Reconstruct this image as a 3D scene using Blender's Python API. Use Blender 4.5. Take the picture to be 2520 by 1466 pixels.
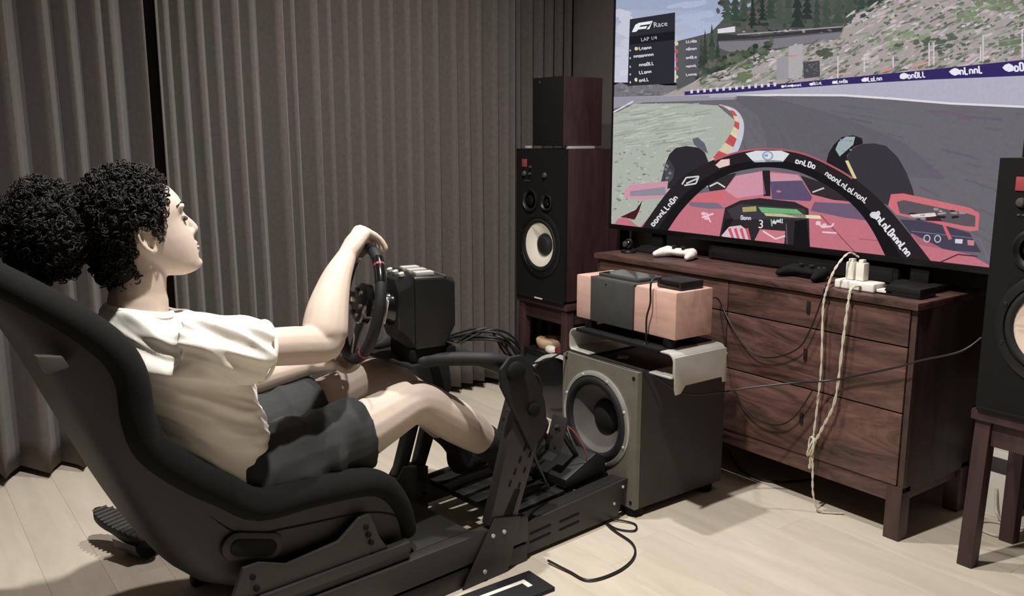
import bpy, bmesh, math, random
from mathutils import Vector, Matrix, noise
random.seed(11)
for o in list(bpy.data.objects): bpy.data.objects.remove(o)
SC = bpy.context.scene
COL = SC.collection
R = math.radians

# ------------------------------------------------------------------ camera, light, exposure
# world axes: +X towards the television wall, +Y towards the curtain, Z up, metres
CAM_H, FPX, PITCH, YAW = 1.20, 2150.0, math.atan(398/2150.0), R(53.5)
cd = bpy.data.cameras.new('camera'); cam = bpy.data.objects.new('camera', cd); COL.objects.link(cam)
cd.sensor_width = 36.0; cd.lens = 36.0*FPX/2520.0; cd.clip_start = 0.02
cam.location = (0, 0, CAM_H); cam.rotation_euler = (R(90)-PITCH, 0, YAW-R(90))
SC.camera = cam
EXPO = 0.0
SC.view_settings.view_transform = 'Standard'; SC.view_settings.look = 'None'
SC.view_settings.gamma = 1.0; SC.view_settings.use_curve_mapping = False
SC.view_settings.exposure = EXPO
w = bpy.data.worlds.new('world'); SC.world = w; w.use_nodes = True
w.node_tree.nodes['Background'].inputs[0].default_value = (0.9, 0.85, 0.8, 1)
w.node_tree.nodes['Background'].inputs[1].default_value = 0.012
def spot(name, loc, tgt, power, size, blend, radius, col):
    l = bpy.data.lights.new(name, 'SPOT'); l.energy = power; l.spot_size = R(size); l.spot_blend = blend
    l.shadow_soft_size = radius; l.color = col
    o = bpy.data.objects.new(name, l); COL.objects.link(o); o.location = loc
    o.rotation_euler = (Vector(tgt)-Vector(loc)).to_track_quat('-Z', 'Y').to_euler()
    return o
WARM = (1.0, 0.98, 0.95)
# ceiling downlights
spot('downlight_seat', (0.80, 1.42, 2.82), (0.80, 1.42, 0), 290, 150, 0.9, 0.04, WARM)
spot('downlight_front', (1.55, 2.10, 2.82), (1.55, 2.10, 0), 150, 150, 0.9, 0.04, WARM)

# ------------------------------------------------------------------ materials
def lin(c):
    r = []
    for x in c[:3]:
        x /= 255.0
        r.append(x/12.92 if x <= 0.04045 else ((x+0.055)/1.055)**2.4)
    return tuple(r)
def mat(name, c, rough=0.6, metal=0.0, var=0.12, scale=14.0, bump=0.0, bscale=200.0, spec=0.5, stretch=(1, 1, 1), coat=0.0, sub=0.0, trans=0.0, sheen=0.0):
    m = bpy.data.materials.new(name); m.use_nodes = True
    nt = m.node_tree; N = nt.nodes; L = nt.links; b = N['Principled BSDF']
    tc = N.new('ShaderNodeTexCoord'); mp = N.new('ShaderNodeMapping'); mp.inputs['Scale'].default_value = stretch
    L.new(tc.outputs['Object'], mp.inputs['Vector'])
    nz = N.new('ShaderNodeTexNoise'); nz.inputs['Scale'].default_value = scale; nz.inputs['Detail'].default_value = 4
    L.new(mp.outputs[0], nz.inputs['Vector'])
    cr = N.new('ShaderNodeValToRGB')
    a = lin(c); lo = tuple(x*(1-var) for x in a); hi = tuple(min(1, x*(1+var)) for x in a)
    cr.color_ramp.elements[0].color = (*lo, 1); cr.color_ramp.elements[1].color = (*hi, 1)
    cr.color_ramp.elements[0].position = 0.3; cr.color_ramp.elements[1].position = 0.7
    L.new(nz.outputs['Fac'], cr.inputs['Fac']); L.new(cr.outputs['Color'], b.inputs['Base Color'])
    b.inputs['Roughness'].default_value = rough; b.inputs['Metallic'].default_value = metal
    b.inputs['Specular IOR Level'].default_value = spec
    b.inputs['Coat Weight'].default_value = coat
    b.inputs['Sheen Weight'].default_value = sheen
    if sub:
        b.inputs['Subsurface Weight'].default_value = sub
        b.inputs['Subsurface Radius'].default_value = (0.012, 0.005, 0.003); b.inputs['Subsurface Scale'].default_value = 1.0
    if trans: b.inputs['Transmission Weight'].default_value = trans
    if bump:
        n2 = N.new('ShaderNodeTexNoise'); n2.inputs['Scale'].default_value = bscale; n2.inputs['Detail'].default_value = 3
        L.new(mp.outputs[0], n2.inputs['Vector'])
        bp = N.new('ShaderNodeBump'); bp.inputs['Strength'].default_value = bump; bp.inputs['Distance'].default_value = 0.002
        L.new(n2.outputs['Fac'], bp.inputs['Height']); L.new(bp.outputs[0], b.inputs['Normal'])
    return m
def wood(name, dark, light, axis='Y', rough=0.45, scale=3.0, dist=6.0, coat=0.0, var=(0.82, 1.15)):
    m = bpy.data.materials.new(name); m.use_nodes = True
    nt = m.node_tree; N = nt.nodes; L = nt.links; b = N['Principled BSDF']
    tc = N.new('ShaderNodeTexCoord'); mp = N.new('ShaderNodeMapping')
    s = [6.0, 6.0, 6.0]; s['XYZ'.index(axis)] = 1.1
    mp.inputs['Scale'].default_value = s; L.new(tc.outputs['Object'], mp.inputs['Vector'])
    oi = N.new('ShaderNodeObjectInfo'); ad = N.new('ShaderNodeVectorMath'); ad.operation = 'ADD'
    ml = N.new('ShaderNodeMath'); ml.operation = 'MULTIPLY'; ml.inputs[1].default_value = 31.0
    L.new(oi.outputs['Random'], ml.inputs[0]); L.new(mp.outputs[0], ad.inputs[0]); L.new(ml.outputs[0], ad.inputs[1])
    n1 = N.new('ShaderNodeTexNoise'); n1.inputs['Scale'].default_value = scale; n1.inputs['Detail'].default_value = 8; n1.inputs['Roughness'].default_value = 0.65
    n1.inputs['Distortion'].default_value = dist*0.25
    L.new(ad.outputs[0], n1.inputs['Vector'])
    cr = N.new('ShaderNodeValToRGB')
    cr.color_ramp.elements[0].color = (*lin(dark), 1); cr.color_ramp.elements[1].color = (*lin(light), 1)
    cr.color_ramp.elements[0].position = 0.32; cr.color_ramp.elements[1].position = 0.68
    L.new(n1.outputs['Fac'], cr.inputs['Fac'])
    hs = N.new('ShaderNodeHueSaturation'); mr = N.new('ShaderNodeMapRange')
    mr.inputs['To Min'].default_value = var[0]; mr.inputs['To Max'].default_value = var[1]
    L.new(oi.outputs['Random'], mr.inputs['Value']); L.new(mr.outputs[0], hs.inputs['Value']); L.new(cr.outputs[0], hs.inputs['Color'])
    L.new(hs.outputs[0], b.inputs['Base Color'])
    b.inputs['Roughness'].default_value = rough; b.inputs['Coat Weight'].default_value = coat
    return m

MT = {}
MT['wall'] = mat('wall_paint', (100, 94, 87), 0.9, var=0.04)
MT['ceil'] = mat('ceiling_paint', (190, 185, 178), 0.9, var=0.03)
MT['plank'] = wood('pale_oak', (196, 183, 164), (212, 200, 182), 'Y', 0.5, 2.2, 2.0, var=(0.95, 1.04))
MT['subfloor'] = mat('subfloor', (90, 78, 64), 0.9)
MT['curtain'] = mat('curtain_cloth', (93, 86, 80), 0.95, var=0.10, scale=60, bump=0.35, bscale=420, spec=0.1, sheen=0.15)
MT['walnut'] = wood('walnut', (46, 31, 29), (116, 84, 75), 'Y', 0.42, 1.9, 9.0)
MT['walnut_v'] = wood('walnut_side', (44, 31, 29), (78, 56, 50), 'Z', 0.5, 2.6, 4.0)
MT['redwood'] = wood('dark_red_wood', (46, 30, 30), (74, 50, 48), 'Z', 0.5, 2.6, 3.0)
MT['cherry'] = wood('cherry_veneer', (184, 142, 128), (216, 178, 164), 'Y', 0.45, 2.2, 4.0)
MT['pull'] = mat('dark_pull', (22, 14, 12), 0.6)
MT['black'] = mat('black_plastic', (20, 20, 20), 0.45)
MT['gloss'] = mat('gloss_black', (14, 14, 15), 0.16, coat=0.5)
MT['matte'] = mat('matte_black', (16, 15, 14), 0.85, spec=0.25)
MT['bezel'] = mat('bezel_black', (12, 12, 13), 0.35)
MT['grey'] = mat('dark_grey_vinyl', (66, 63, 58), 0.55, bump=0.15)
MT['subfront'] = mat('grey_baffle', (112, 107, 97), 0.55, bump=0.1)
MT['subside'] = mat('grey_black_vinyl', (46, 43, 39), 0.55, bump=0.15)
MT['charcoal'] = mat('charcoal_grille', (62, 61, 57), 0.85, bump=0.4, bscale=900)
MT['cone'] = mat('white_cone', (244, 236, 220), 0.7, var=0.04)
MT['pinkcone'] = mat('cream_cone', (232, 208, 190), 0.7, var=0.04)
MT['chrome'] = mat('chrome', (196, 193, 187), 0.24, metal=0.6, var=0.05)
MT['alu'] = mat('silver_metal', (206, 202, 194), 0.34, metal=0.35, var=0.05)
MT['white'] = mat('white_plastic', (236, 230, 218), 0.4, var=0.03)
MT['whitecable'] = mat('white_cable', (206, 196, 178), 0.5, var=0.1)
MT['blackcable'] = mat('black_cable', (20, 20, 20), 0.45)
MT['rubber'] = mat('black_rubber', (19, 19, 18), 0.7)
MT['steel'] = mat('rig_steel', (40, 37, 33), 0.5, var=0.06, bump=0.1, bscale=500)
MT['steel_dark'] = mat('rig_steel_dark', (30, 28, 26), 0.5, var=0.06)
MT['shell'] = mat('seat_shell', (26, 23, 20), 0.6, var=0.08, bump=0.1)
MT['seat_cloth'] = mat('seat_cloth', (20, 20, 18), 0.95, var=0.15, bump=0.4, bscale=600, spec=0.2)
MT['red'] = mat('red_mark', (150, 62, 62), 0.5)
MT['teal'] = mat('dark_teal_box', (30, 42, 42), 0.6)
MT['beige'] = mat('beige_card', (206, 172, 136), 0.8)
MT['skin'] = mat('skin', (202, 184, 169), 0.6, var=0.04, scale=22, sub=0.12, spec=0.22, bump=0.05)
MT['shirt'] = mat('white_cotton', (244, 238, 228), 0.9, var=0.02, bump=0.15, bscale=700, sheen=0.1)
MT['shorts'] = mat('black_shorts', (42, 43, 43), 0.85, var=0.1, bump=0.3, bscale=700, sheen=0.1)
MT['sock'] = mat('black_sock', (15, 15, 15), 0.9)
MT['hair'] = mat('dark_hair', (34, 30, 27), 0.62, var=0.35, scale=60, spec=0.3)
MT['hairbase'] = mat('dark_hair_base', (16, 14, 12), 0.8, spec=0.2)
MT['eye'] = mat('eye_dark', (40, 28, 24), 0.2)
MT['lip'] = mat('lip', (190, 135, 120), 0.5)

# ------------------------------------------------------------------ mesh helpers
def catmull(pts, n=8):
    P = [Vector(p) for p in pts]
    if len(P) < 3: return P
    out = []
    for i in range(len(P)-1):
        p0 = P[max(i-1, 0)]; p1 = P[i]; p2 = P[i+1]; p3 = P[min(i+2, len(P)-1)]
        for k in range(n):
            t = k/n
            out.append(0.5*((2*p1)+(p2-p0)*t+(2*p0-5*p1+4*p2-p3)*t*t+(3*p1-p0-3*p2+p3)*t**3))
    out.append(P[-1]); return out
def lerp(a, b, t): return a+(b-a)*t
class MB:
    def __init__(s): s.v = []; s.f = []
    def add(s, vs, fs):
        k = len(s.v); s.v += [tuple(p) for p in vs]; s.f += [tuple(i+k for i in f) for f in fs]; return s
    def box(s, x0, x1, y0, y1, z0, z1):
        return s.add([(x0,y0,z0),(x1,y0,z0),(x1,y1,z0),(x0,y1,z0),(x0,y0,z1),(x1,y0,z1),(x1,y1,z1),(x0,y1,z1)],
                     [(0,3,2,1),(4,5,6,7),(0,1,5,4),(1,2,6,5),(2,3,7,6),(3,0,4,7)])
    def prism(s, poly, a0, a1, axis='y'):
        n = len(poly)
        A = sum(poly[i][0]*poly[(i+1)%n][1]-poly[(i+1)%n][0]*poly[i][1] for i in range(n))
        if (A > 0) == (axis == 'y'): poly = poly[::-1]
        def P(p, a): return (p[0], a, p[1]) if axis == 'y' else ((a, p[0], p[1]) if axis == 'x' else (p[0], p[1], a))
        vs = [P(p, a0) for p in poly]+[P(p, a1) for p in poly]
        fs = [tuple(range(n))[::-1], tuple(range(n, 2*n))]+[(i, (i+1)%n, n+(i+1)%n, n+i) for i in range(n)]
        return s.add(vs, fs)
    def tube(s, pts, r, seg=10, cap=True, round_end=False, sq=None):
        P = [Vector(p) for p in pts]; n = len(P)
        rr = [r]*n if not isinstance(r, (list, tuple)) else list(r)
        if round_end:
            t0 = (P[0]-P[1]).normalized(); t1 = (P[-1]-P[-2]).normalized()
            h0 = [(P[0]+t0*rr[0]*math.sin(a), rr[0]*math.cos(a)) for a in (R(82), R(60), R(32))]
            h1 = [(P[-1]+t1*rr[-1]*math.sin(a), rr[-1]*math.cos(a)) for a in (R(32), R(60), R(82))]
            P = [h[0] for h in h0]+P+[h[0] for h in h1]; rr = [h[1] for h in h0]+rr+[h[1] for h in h1]; n = len(P)
        T = [(P[min(i+1, n-1)]-P[max(i-1, 0)]).normalized() for i in range(n)]
        u = T[0].orthogonal().normalized() if abs(T[0].z) > 0.99 else T[0].cross(Vector((0, 0, 1))).normalized()
        vs = []
        for i in range(n):
            u = (u-T[i]*u.dot(T[i])).normalized(); b = T[i].cross(u)
            for k in range(seg):
                a = 2*math.pi*k/seg
                vs.append(P[i]+(u*math.cos(a)*(sq[0] if sq else 1)+b*math.sin(a)*(sq[1] if sq else 1))*rr[i])
        fs = [(i*seg+k, i*seg+(k+1)%seg, (i+1)*seg+(k+1)%seg, (i+1)*seg+k) for i in range(n-1) for k in range(seg)]
        if cap: fs += [tuple(range(seg))[::-1], tuple(range((n-1)*seg, n*seg))]
        return s.add(vs, fs)
    def lathe(s, prof, org, axis, seg=32, ring=False):
        A = Vector(axis).normalized(); u = A.orthogonal().normalized(); b = A.cross(u); O_ = Vector(org)
        vs = []
        for (r, h) in prof:
            for k in range(seg):
                a = 2*math.pi*k/seg; vs.append(O_+A*h+(u*math.cos(a)+b*math.sin(a))*max(r, 1e-4))
        n = len(prof)
        fs = [(i*seg+k, i*seg+(k+1)%seg, (i+1)*seg+(k+1)%seg, (i+1)*seg+k) for i in range(n-1) for k in range(seg)]
        if not ring: fs += [tuple(range(seg))[::-1], tuple(range((n-1)*seg, n*seg))]
        return s.add(vs, fs)
    def rows(s, rows, closed=False, cap=False):
        m = len(rows[0]); vs = [p for r in rows for p in r]; fs = []
        for i in range(len(rows)-1):
            for k in range(m if closed else m-1):
                fs.append((i*m+k, i*m+(k+1)%m, (i+1)*m+(k+1)%m, (i+1)*m+k))
        if cap: fs += [tuple(range(m))[::-1], tuple(range((len(rows)-1)*m, len(rows)*m))]
        return s.add(vs, fs)
    def plate_hole(s, x0, x1, y0, y1, z0, z1, cy, cz, r, n=48):
        an = sorted([2*math.pi*k/n for k in range(n)]+[math.atan2(z-cz, y-cy) % (2*math.pi) for y in (y0, y1) for z in (z0, z1)])
        oo = []
        for a in an:
            c_, s_ = math.cos(a), math.sin(a)
            t = min([((y1 if c_ > 0 else y0)-cy)/c_ if abs(c_) > 1e-9 else 1e9, ((z1 if s_ > 0 else z0)-cz)/s_ if abs(s_) > 1e-9 else 1e9])
            oo.append((cy+t*c_, cz+t*s_))
        ii = [(cy+r*math.cos(a), cz+r*math.sin(a)) for a in an]; m = len(an)
        vs = [(x0, *p) for p in oo]+[(x0, *p) for p in ii]+[(x1, *p) for p in ii]+[(x1, *p) for p in oo]
        fs = [(b*m+k, b*m+(k+1)%m, ((b+1)%4)*m+(k+1)%m, ((b+1)%4)*m+k) for b in range(4) for k in range(m)]
        return s.add(vs, fs)
    def ball(s, c, r, rot=None, nu=16, nv=10):
        c = Vector(c); rr = (r, r, r) if not isinstance(r, (tuple, list)) else r
        rings = []
        for i in range(1, nv):
            th = math.pi*i/nv
            ring = []
            for k in range(nu):
                a = 2*math.pi*k/nu
                p = Vector((rr[0]*math.sin(th)*math.cos(a), rr[1]*math.sin(th)*math.sin(a), rr[2]*math.cos(th)))
                if rot: p = rot @ p
                ring.append(c+p)
            rings.append(ring)
        k0 = len(s.v); m = nu
        top = Vector((0, 0, rr[2])); bot = Vector((0, 0, -rr[2]))
        if rot: top = rot @ top; bot = rot @ bot
        vs = [p for r_ in rings for p in r_]+[c+top, c+bot]; T_ = len(rings)*m
        fs = [(i*m+k, (i+1)*m+k, (i+1)*m+(k+1)%m, i*m+(k+1)%m) for i in range(len(rings)-1) for k in range(m)]
        fs += [(T_, k, (k+1)%m) for k in range(m)]+[(T_+1, (len(rings)-1)*m+(k+1)%m, (len(rings)-1)*m+k) for k in range(m)]
        return s.add(vs, fs)
    def build(s, name, m, parent=None, bevel=0, seg=2, smooth=40, loc=None):
        me = bpy.data.meshes.new(name); me.from_pydata(s.v, [], s.f); me.validate()
        bm = bmesh.new(); bm.from_mesh(me)
        bmesh.ops.recalc_face_normals(bm, faces=bm.faces[:])
        if bevel:
            es = [e for e in bm.edges if len(e.link_faces) == 2 and e.calc_face_angle(0) > R(28)]
            bmesh.ops.bevel(bm, geom=es, offset=bevel, segments=seg, affect='EDGES', profile=0.6, clamp_overlap=True)
        bm.to_mesh(me); bm.free()
        if smooth:
            me.polygons.foreach_set('use_smooth', [True]*len(me.polygons))
            if smooth < 180: me.set_sharp_from_angle(angle=R(smooth))
        me.materials.append(MT[m] if isinstance(m, str) else m)
        o = bpy.data.objects.new(name, me); COL.objects.link(o)
        if parent: o.parent = parent
        if loc: o.location = loc
        return o
def empty(name, loc=(0, 0, 0), rz=0):
    o = bpy.data.objects.new(name, None); o.empty_display_size = 0.05; COL.objects.link(o)
    o.location = loc; o.rotation_euler = (0, 0, rz); return o
def tag(o, label=None, cat=None, group=None, kind=None):
    if label: o['label'] = label
    if cat: o['category'] = cat
    if group: o['group'] = group
    if kind: o['kind'] = kind
    return o
def copy_tree(o, parent=None):
    c = o.copy(); COL.objects.link(c); c.parent = parent
    for ch in [x for x in bpy.data.objects if x.parent == o]: copy_tree(ch, c)
    return c
def box(name, m, b, parent=None, bevel=0.003, seg=2): return MB().box(*b).build(name, m, parent, bevel, seg)
def rrect(cx, cy, w_, h_, r, n=5):
    pts = []
    for (sx, sy, a0) in ((1, 1, 0), (-1, 1, 90), (-1, -1, 180), (1, -1, 270)):
        for k in range(n+1):
            a = R(a0+90*k/n); pts.append((cx+sx*(w_/2-r)+r*math.cos(a), cy+sy*(h_/2-r)+r*math.sin(a)))
    return pts
def voxel(o, size, smooth_it=4, fac=0.5):
    """fuse the overlapping pieces of one mesh into a single continuous skin"""
    md = o.modifiers.new('r', 'REMESH'); md.mode = 'VOXEL'; md.voxel_size = size; md.use_smooth_shade = True
    if smooth_it:
        ms = o.modifiers.new('s', 'SMOOTH'); ms.factor = fac; ms.iterations = smooth_it
    dg = bpy.context.evaluated_depsgraph_get(); dg.update()
    me = bpy.data.meshes.new_from_object(o.evaluated_get(dg))
    o.modifiers.clear(); old = o.data; mats = [x for x in old.materials]; o.data = me; bpy.data.meshes.remove(old)
    me.materials.clear()
    for x in mats: me.materials.append(x)
    me.polygons.foreach_set('use_smooth', [True]*len(me.polygons))
    return o

# ------------------------------------------------------------------ room
fl = box('floor', 'subfloor', (-2.6, 2.97, -2.2, 3.6, -0.06, -0.012), None, 0); tag(fl, kind='structure')
PW = 0.145
pm = {}
for i in range(-18, 21):
    x0 = i*PW
    if x0 > 2.94 or x0+PW < -2.5: continue
    y = -2.2-random.random()*1.4
    while y < 3.58:
        L_ = 1.5+random.choice((0, 0.3, 0.6)); a = max(y, -2.19); b = min(y+L_, 3.58)
        if b-a > 0.05 and a < 3.58:
            key = round(b-a, 3)
            xe = min(x0+PW, 2.95)
            p = MB().box(0.0002, xe-x0-0.0002, 0.0002, b-a-0.0002, -0.012, 0).build('plank', 'plank', fl, 0.0004, 1, 0, (x0, a, 0))
        y += L_
wl = box('wall_left', 'wall', (-2.6, 3.05, 3.58, 3.70, 0, 2.90), None, 0); tag(wl, kind='structure')
wb = box('wall_back', 'wall', (2.95, 3.05, -2.2, 3.58, 0, 2.90), None, 0); tag(wb, kind='structure')
wr = box('wall_right', 'wall', (-2.6, 3.05, -2.3, -2.2, 0, 2.90), None, 0); tag(wr, kind='structure')
wf = box('wall_front', 'wall', (-2.7, -2.6, -2.3, 3.7, 0, 2.90), None, 0); tag(wf, kind='structure')
ce = box('ceiling', 'ceil', (-2.7, 3.05, -2.3, 3.7, 2.90, 3.0), None, 0); tag(ce, kind='structure')

def curtain(ridges, y0, z0, amp, label, group):
    xs = []
    for a, b in zip(ridges[:-1], ridges[1:]):
        n = 14
        for k in range(n): xs.append((a, b, k/n))
    xs.append((ridges[-2], ridges[-1], 1.0))
    nz = 26; rows = []
    for j in range(nz+1):
        z = z0+(2.84-z0)*j/nz; row = []
        for a, b, t in xs:
            d = b-a; dep = min(amp, 1.05*d)*(math.sin(math.pi*t)**0.65)
            wob = 0.012*noise.noise(Vector((a*5, z*0.9, 0)))*(1.2-z/2.6)
            x = a+d*(t+0.10*math.sin(2*math.pi*t))+wob
            zz = z + (0.012*math.sin(x*9) if j == 0 else 0)
            row.append((x, y0+dep+wob*0.6, zz))
        rows.append(row)
    o = MB().rows(rows).build('curtain', 'curtain', None, 0, 2, 180)
    sd = o.modifiers.new('thick', 'SOLIDIFY'); sd.thickness = 0.004
    return tag(o, label, 'curtain', group)
left = [-1.30, -1.14, -1.0, -0.86, -0.70, -0.58, -0.42, -0.28, -0.12, 0.02, 0.16, 0.30, 0.429, 0.542, 0.621, 0.711, 0.756, 0.862]
mid = [0.902, 0.938, 0.993, 1.061, 1.125, 1.196, 1.256, 1.372, 1.419, 1.514, 1.572, 1.644, 1.71, 1.79, 1.853, 1.935, 1.992, 2.074, 2.17, 2.235, 2.301, 2.39, 2.453, 2.49]
far = [2.50, 2.58, 2.655, 2.72, 2.78, 2.84, 2.90]
G = 'floor-length curtains along the side wall'
curtain(left, 3.34, 0.03, 0.14, 'taupe floor-length curtain panel left of the dark vertical gap', G)
curtain(mid, 3.34, 0.03, 0.12, 'wide taupe pleated curtain panel behind the driver, right of the dark gap', G)
curtain(far, 3.42, 0.03, 0.07, 'narrow dark taupe curtain strip in the corner behind the stacked speakers', G)
# ------------------------------------------------------------------ walnut sideboard
cb = empty('sideboard', (2.39, 1.28, 0)); tag(cb, 'walnut drawer sideboard on short legs under the television', 'sideboard')
CW, CD = 1.364, 0.40          # width along Y, depth along X (local)
MB().box(-0.012, CD, -0.008, CW+0.008, 0.710, 0.732).build('top', 'walnut', cb, 0.004)
MB().box(0.018, CD, 0.0, CW, 0.150, 0.708).build('carcass', 'walnut_v', cb, 0.002)
MB().box(0.004, 0.02, 0.0, 0.018, 0.150, 0.708).build('stile', 'walnut_v', cb, 0.002)
MB().box(0.004, 0.02, CW-0.018, CW, 0.150, 0.708).build('stile', 'walnut_v', cb, 0.002)
for (z0, z1) in ((0.598, 0.706), (0.398, 0.594), (0.172, 0.394)):
    for c in (0, 1):
        y0 = 0.02+c*0.664
        d = MB().box(0.0, 0.017, y0, y0+0.660, z0, z1).build('drawer', 'walnut', cb, 0.0025)
        zc = (z0+z1)/2+0.012
        MB().box(-0.005, 0.001, y0+0.337-0.006, y0+0.337+0.006, zc-0.02, zc+0.02).build('pull', 'pull', d, 0.002)
MB().box(0.004, 0.024, 0.04, CW-0.04, 0.117, 0.170).build('front_rail', 'walnut', cb, 0.002)
for y in (0.012, CW-0.03): MB().box(0.04, CD-0.04, y, y+0.018, 0.117, 0.16).build('side_rail', 'walnut_v', cb, 0.002)
for x in (0.0, CD-0.05):
    for y in (0.0, CW-0.05): MB().prism([(x, y), (x+0.05, y), (x+0.05, y+0.05), (x, y+0.05)], 0.0, 0.170, 'z').build('leg', 'walnut_v', cb, 0.003)

# ------------------------------------------------------------------ television with the game picture
TVX, TY0, TY1, TZ0, TZ1 = 2.600, 1.130, 2.787, 0.827, 1.759
tv = empty('television', (TVX, (TY0+TY1)/2, 0.732)); tag(tv, 'large flat television showing a red racing car video game', 'television')
oy = (TY0+TY1)/2
fr = MB()
fr.box(-0.006, 0.0, TY0-oy-0.008, TY0-oy, TZ0-0.014-0.732, TZ1+0.008-0.732).box(-0.006, 0.0, TY1-oy, TY1-oy+0.008, TZ0-0.014-0.732, TZ1+0.008-0.732)
fr.box(-0.006, 0.0, TY0-oy, TY1-oy, TZ1-0.732, TZ1+0.008-0.732)
fr.build('bezel', 'bezel', tv, 0.001)
MB().box(-0.008, 0.0, TY0-oy-0.008, TY1-oy+0.008, TZ0-0.02-0.732, TZ0-0.732).build('lower_bezel', 'bezel', tv, 0.001)
MB().box(0.0005, 0.05, TY0-oy-0.008, TY1-oy+0.008, TZ0-0.02-0.732, TZ1+0.008-0.732).build('back_case', 'matte', tv, 0.004)
for sgn in (-1, 1):
    MB().prism([(-0.06, 0.0), (0.13, 0.0), (0.13, 0.010), (0.03, 0.022), (-0.01, 0.022), (-0.06, 0.008)], sgn*0.56-0.07, sgn*0.56+0.07).build('stand_foot', 'matte', tv, 0.002)
    MB().box(0.004, 0.03, sgn*0.56-0.03, sgn*0.56+0.03, 0.02, 0.08).build('stand_neck', 'matte', tv, 0.002)

# picture on the screen: flat colour print on the glass, measured on the photograph and mapped to the panel
_cp, _sp = math.cos(PITCH), math.sin(PITCH)
_f0 = Vector((math.cos(YAW), math.sin(YAW), 0)); _rt = Vector((math.sin(YAW), -math.cos(YAW), 0))
_fw = _f0*_cp-Vector((0, 0, 1))*_sp; _up = Vector((0, 0, 1))*_cp+_f0*_sp
def to_panel(cx, cy):
    x = 1480+cx/2.094; y = cy/2.094
    d = _fw+_rt*((x-1260)/FPX)-_up*((y-733)/FPX); t = TVX/d.x
    return (d.y*t, CAM_H+d.z*t)
def clip(poly):
    for (i, lim, sg) in ((0, TY0, 1), (0, TY1, -1), (1, TZ0, 1), (1, TZ1, -1)):
        out = []
        for k in range(len(poly)):
            a = poly[k-1]; b = poly[k]; ia = sg*(a[i]-lim) >= 0; ib = sg*(b[i]-lim) >= 0
            if ia != ib:
                t = (lim-a[i])/(b[i]-a[i]); out.append((a[0]+(b[0]-a[0])*t, a[1]+(b[1]-a[1])*t))
            if ib: out.append(b)
        poly = out
        if len(poly) < 3: return []
    return poly
SV, SF, SCOL = [], [], []
layer = [0]
def P(poly, c, var=0.0, mapped=False):
    q = clip(poly if mapped else [to_panel(*p) for p in poly])
    if not q: return
    k = len(SV); x = -0.0001*layer[0]-0.0004
    SV.extend([(x, p[0]-oy, p[1]-0.732) for p in q]); SF.append(tuple(range(k, k+len(q))))
    v = 1+random.uniform(-var, var); SCOL.append(tuple(min(1, a*v) for a in lin(c)))
def NL(): layer[0] += 1
def stroke(pts, wd, c):
    for a, b in zip(pts[:-1], pts[1:]):
        dx, dy = b[0]-a[0], b[1]-a[1]; l = math.hypot(dx, dy) or 1; nx, ny = -dy/l*wd/2, dx/l*wd/2
        P([(a[0]+nx, a[1]+ny), (b[0]+nx, b[1]+ny), (b[0]-nx, b[1]-ny), (a[0]-nx, a[1]-ny)], c)
def blob(cx, cy, rx, ry, c, n=8, jit=0.25, ang=0.0, var=0.0):
    p = []
    for k in range(n):
        a = 2*math.pi*k/n; q = 1+random.uniform(-jit, jit); x = rx*q*math.cos(a); y = ry*q*math.sin(a)
        p.append((cx+x*math.cos(ang)-y*math.sin(ang), cy+x*math.sin(ang)+y*math.cos(ang)))
    P(p, c, var)
def scrawl(x, y, dx, dy, h, n, c, wd=6):
    """unreadable sponsor-style lettering, a run of short strokes along (dx,dy)"""
    l = math.hypot(dx, dy); ux, uy = dx/l, dy/l; px_, py_ = -uy, ux
    for i in range(n):
        t = l*(i+0.15)/n; t2 = l*(i+0.75)/n; k = random.random()
        a = (x+ux*t, y+uy*t); b = (x+ux*t2, y+uy*t2)
        up_ = h*(0.5 if k < 0.6 else 0.8)
        stroke([a, (a[0]-px_*up_, a[1]-py_*up_)], wd, c)
        if k < 0.7: stroke([(a[0]-px_*up_, a[1]-py_*up_), (b[0]-px_*up_*0.9, b[1]-py_*up_*0.9), b], wd*0.9, c)
        if k > 0.4: stroke([a, b], wd*0.9, c)
def text(s, x, y, ux, uy, size, c, shear=0.0):
    cu = bpy.data.curves.new('t', 'FONT'); cu.body = s; cu.size = 1.0; cu.resolution_u = 3; cu.shear = shear
    o = bpy.data.objects.new('t', cu); COL.objects.link(o)
    dg = bpy.context.evaluated_depsgraph_get(); dg.update()
    me = o.evaluated_get(dg).to_mesh(); l = math.hypot(ux, uy); a, b = ux/l*size, uy/l*size
    for pl in me.polygons:
        P([(x+me.vertices[i].co.x*a+me.vertices[i].co.y*b, y+me.vertices[i].co.x*b-me.vertices[i].co.y*abs(a)) for i in pl.vertices], c)
    o.evaluated_get(dg).to_mesh_clear(); bpy.data.objects.remove(o); bpy.data.curves.remove(cu)
# sky
for i in range(12):
    t = i/11; y0 = -320+i*62
    P([(-60, y0), (1500, y0), (1500, y0+63), (-60, y0+63)], tuple(lerp(a, b, max(0, (t-0.4)/0.6)) for a, b in zip((150, 162, 190), (206, 205, 218))))
NL()
for i in range(16): blob(random.uniform(80, 150), random.uniform(60, 420), random.uniform(15, 45), random.uniform(10, 28), (196, 198, 214), 10)
for i in range(14): blob(random.uniform(380, 560), random.uniform(20, 190), random.uniform(30, 70), random.uniform(8, 18), (172, 182, 206), 10, ang=-0.2)
NL()
P([(60, 440), (100, 425), (150, 445), (260, 430), (330, 440), (470, 440), (520, 520), (60, 520)], (118, 116, 122))
for i in range(40): blob(random.uniform(70, 330), random.uniform(440, 490), random.uniform(6, 18), random.uniform(4, 10), random.choice(((88, 92, 92), (150, 146, 150), (100, 104, 96))), 7)
NL()
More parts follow.
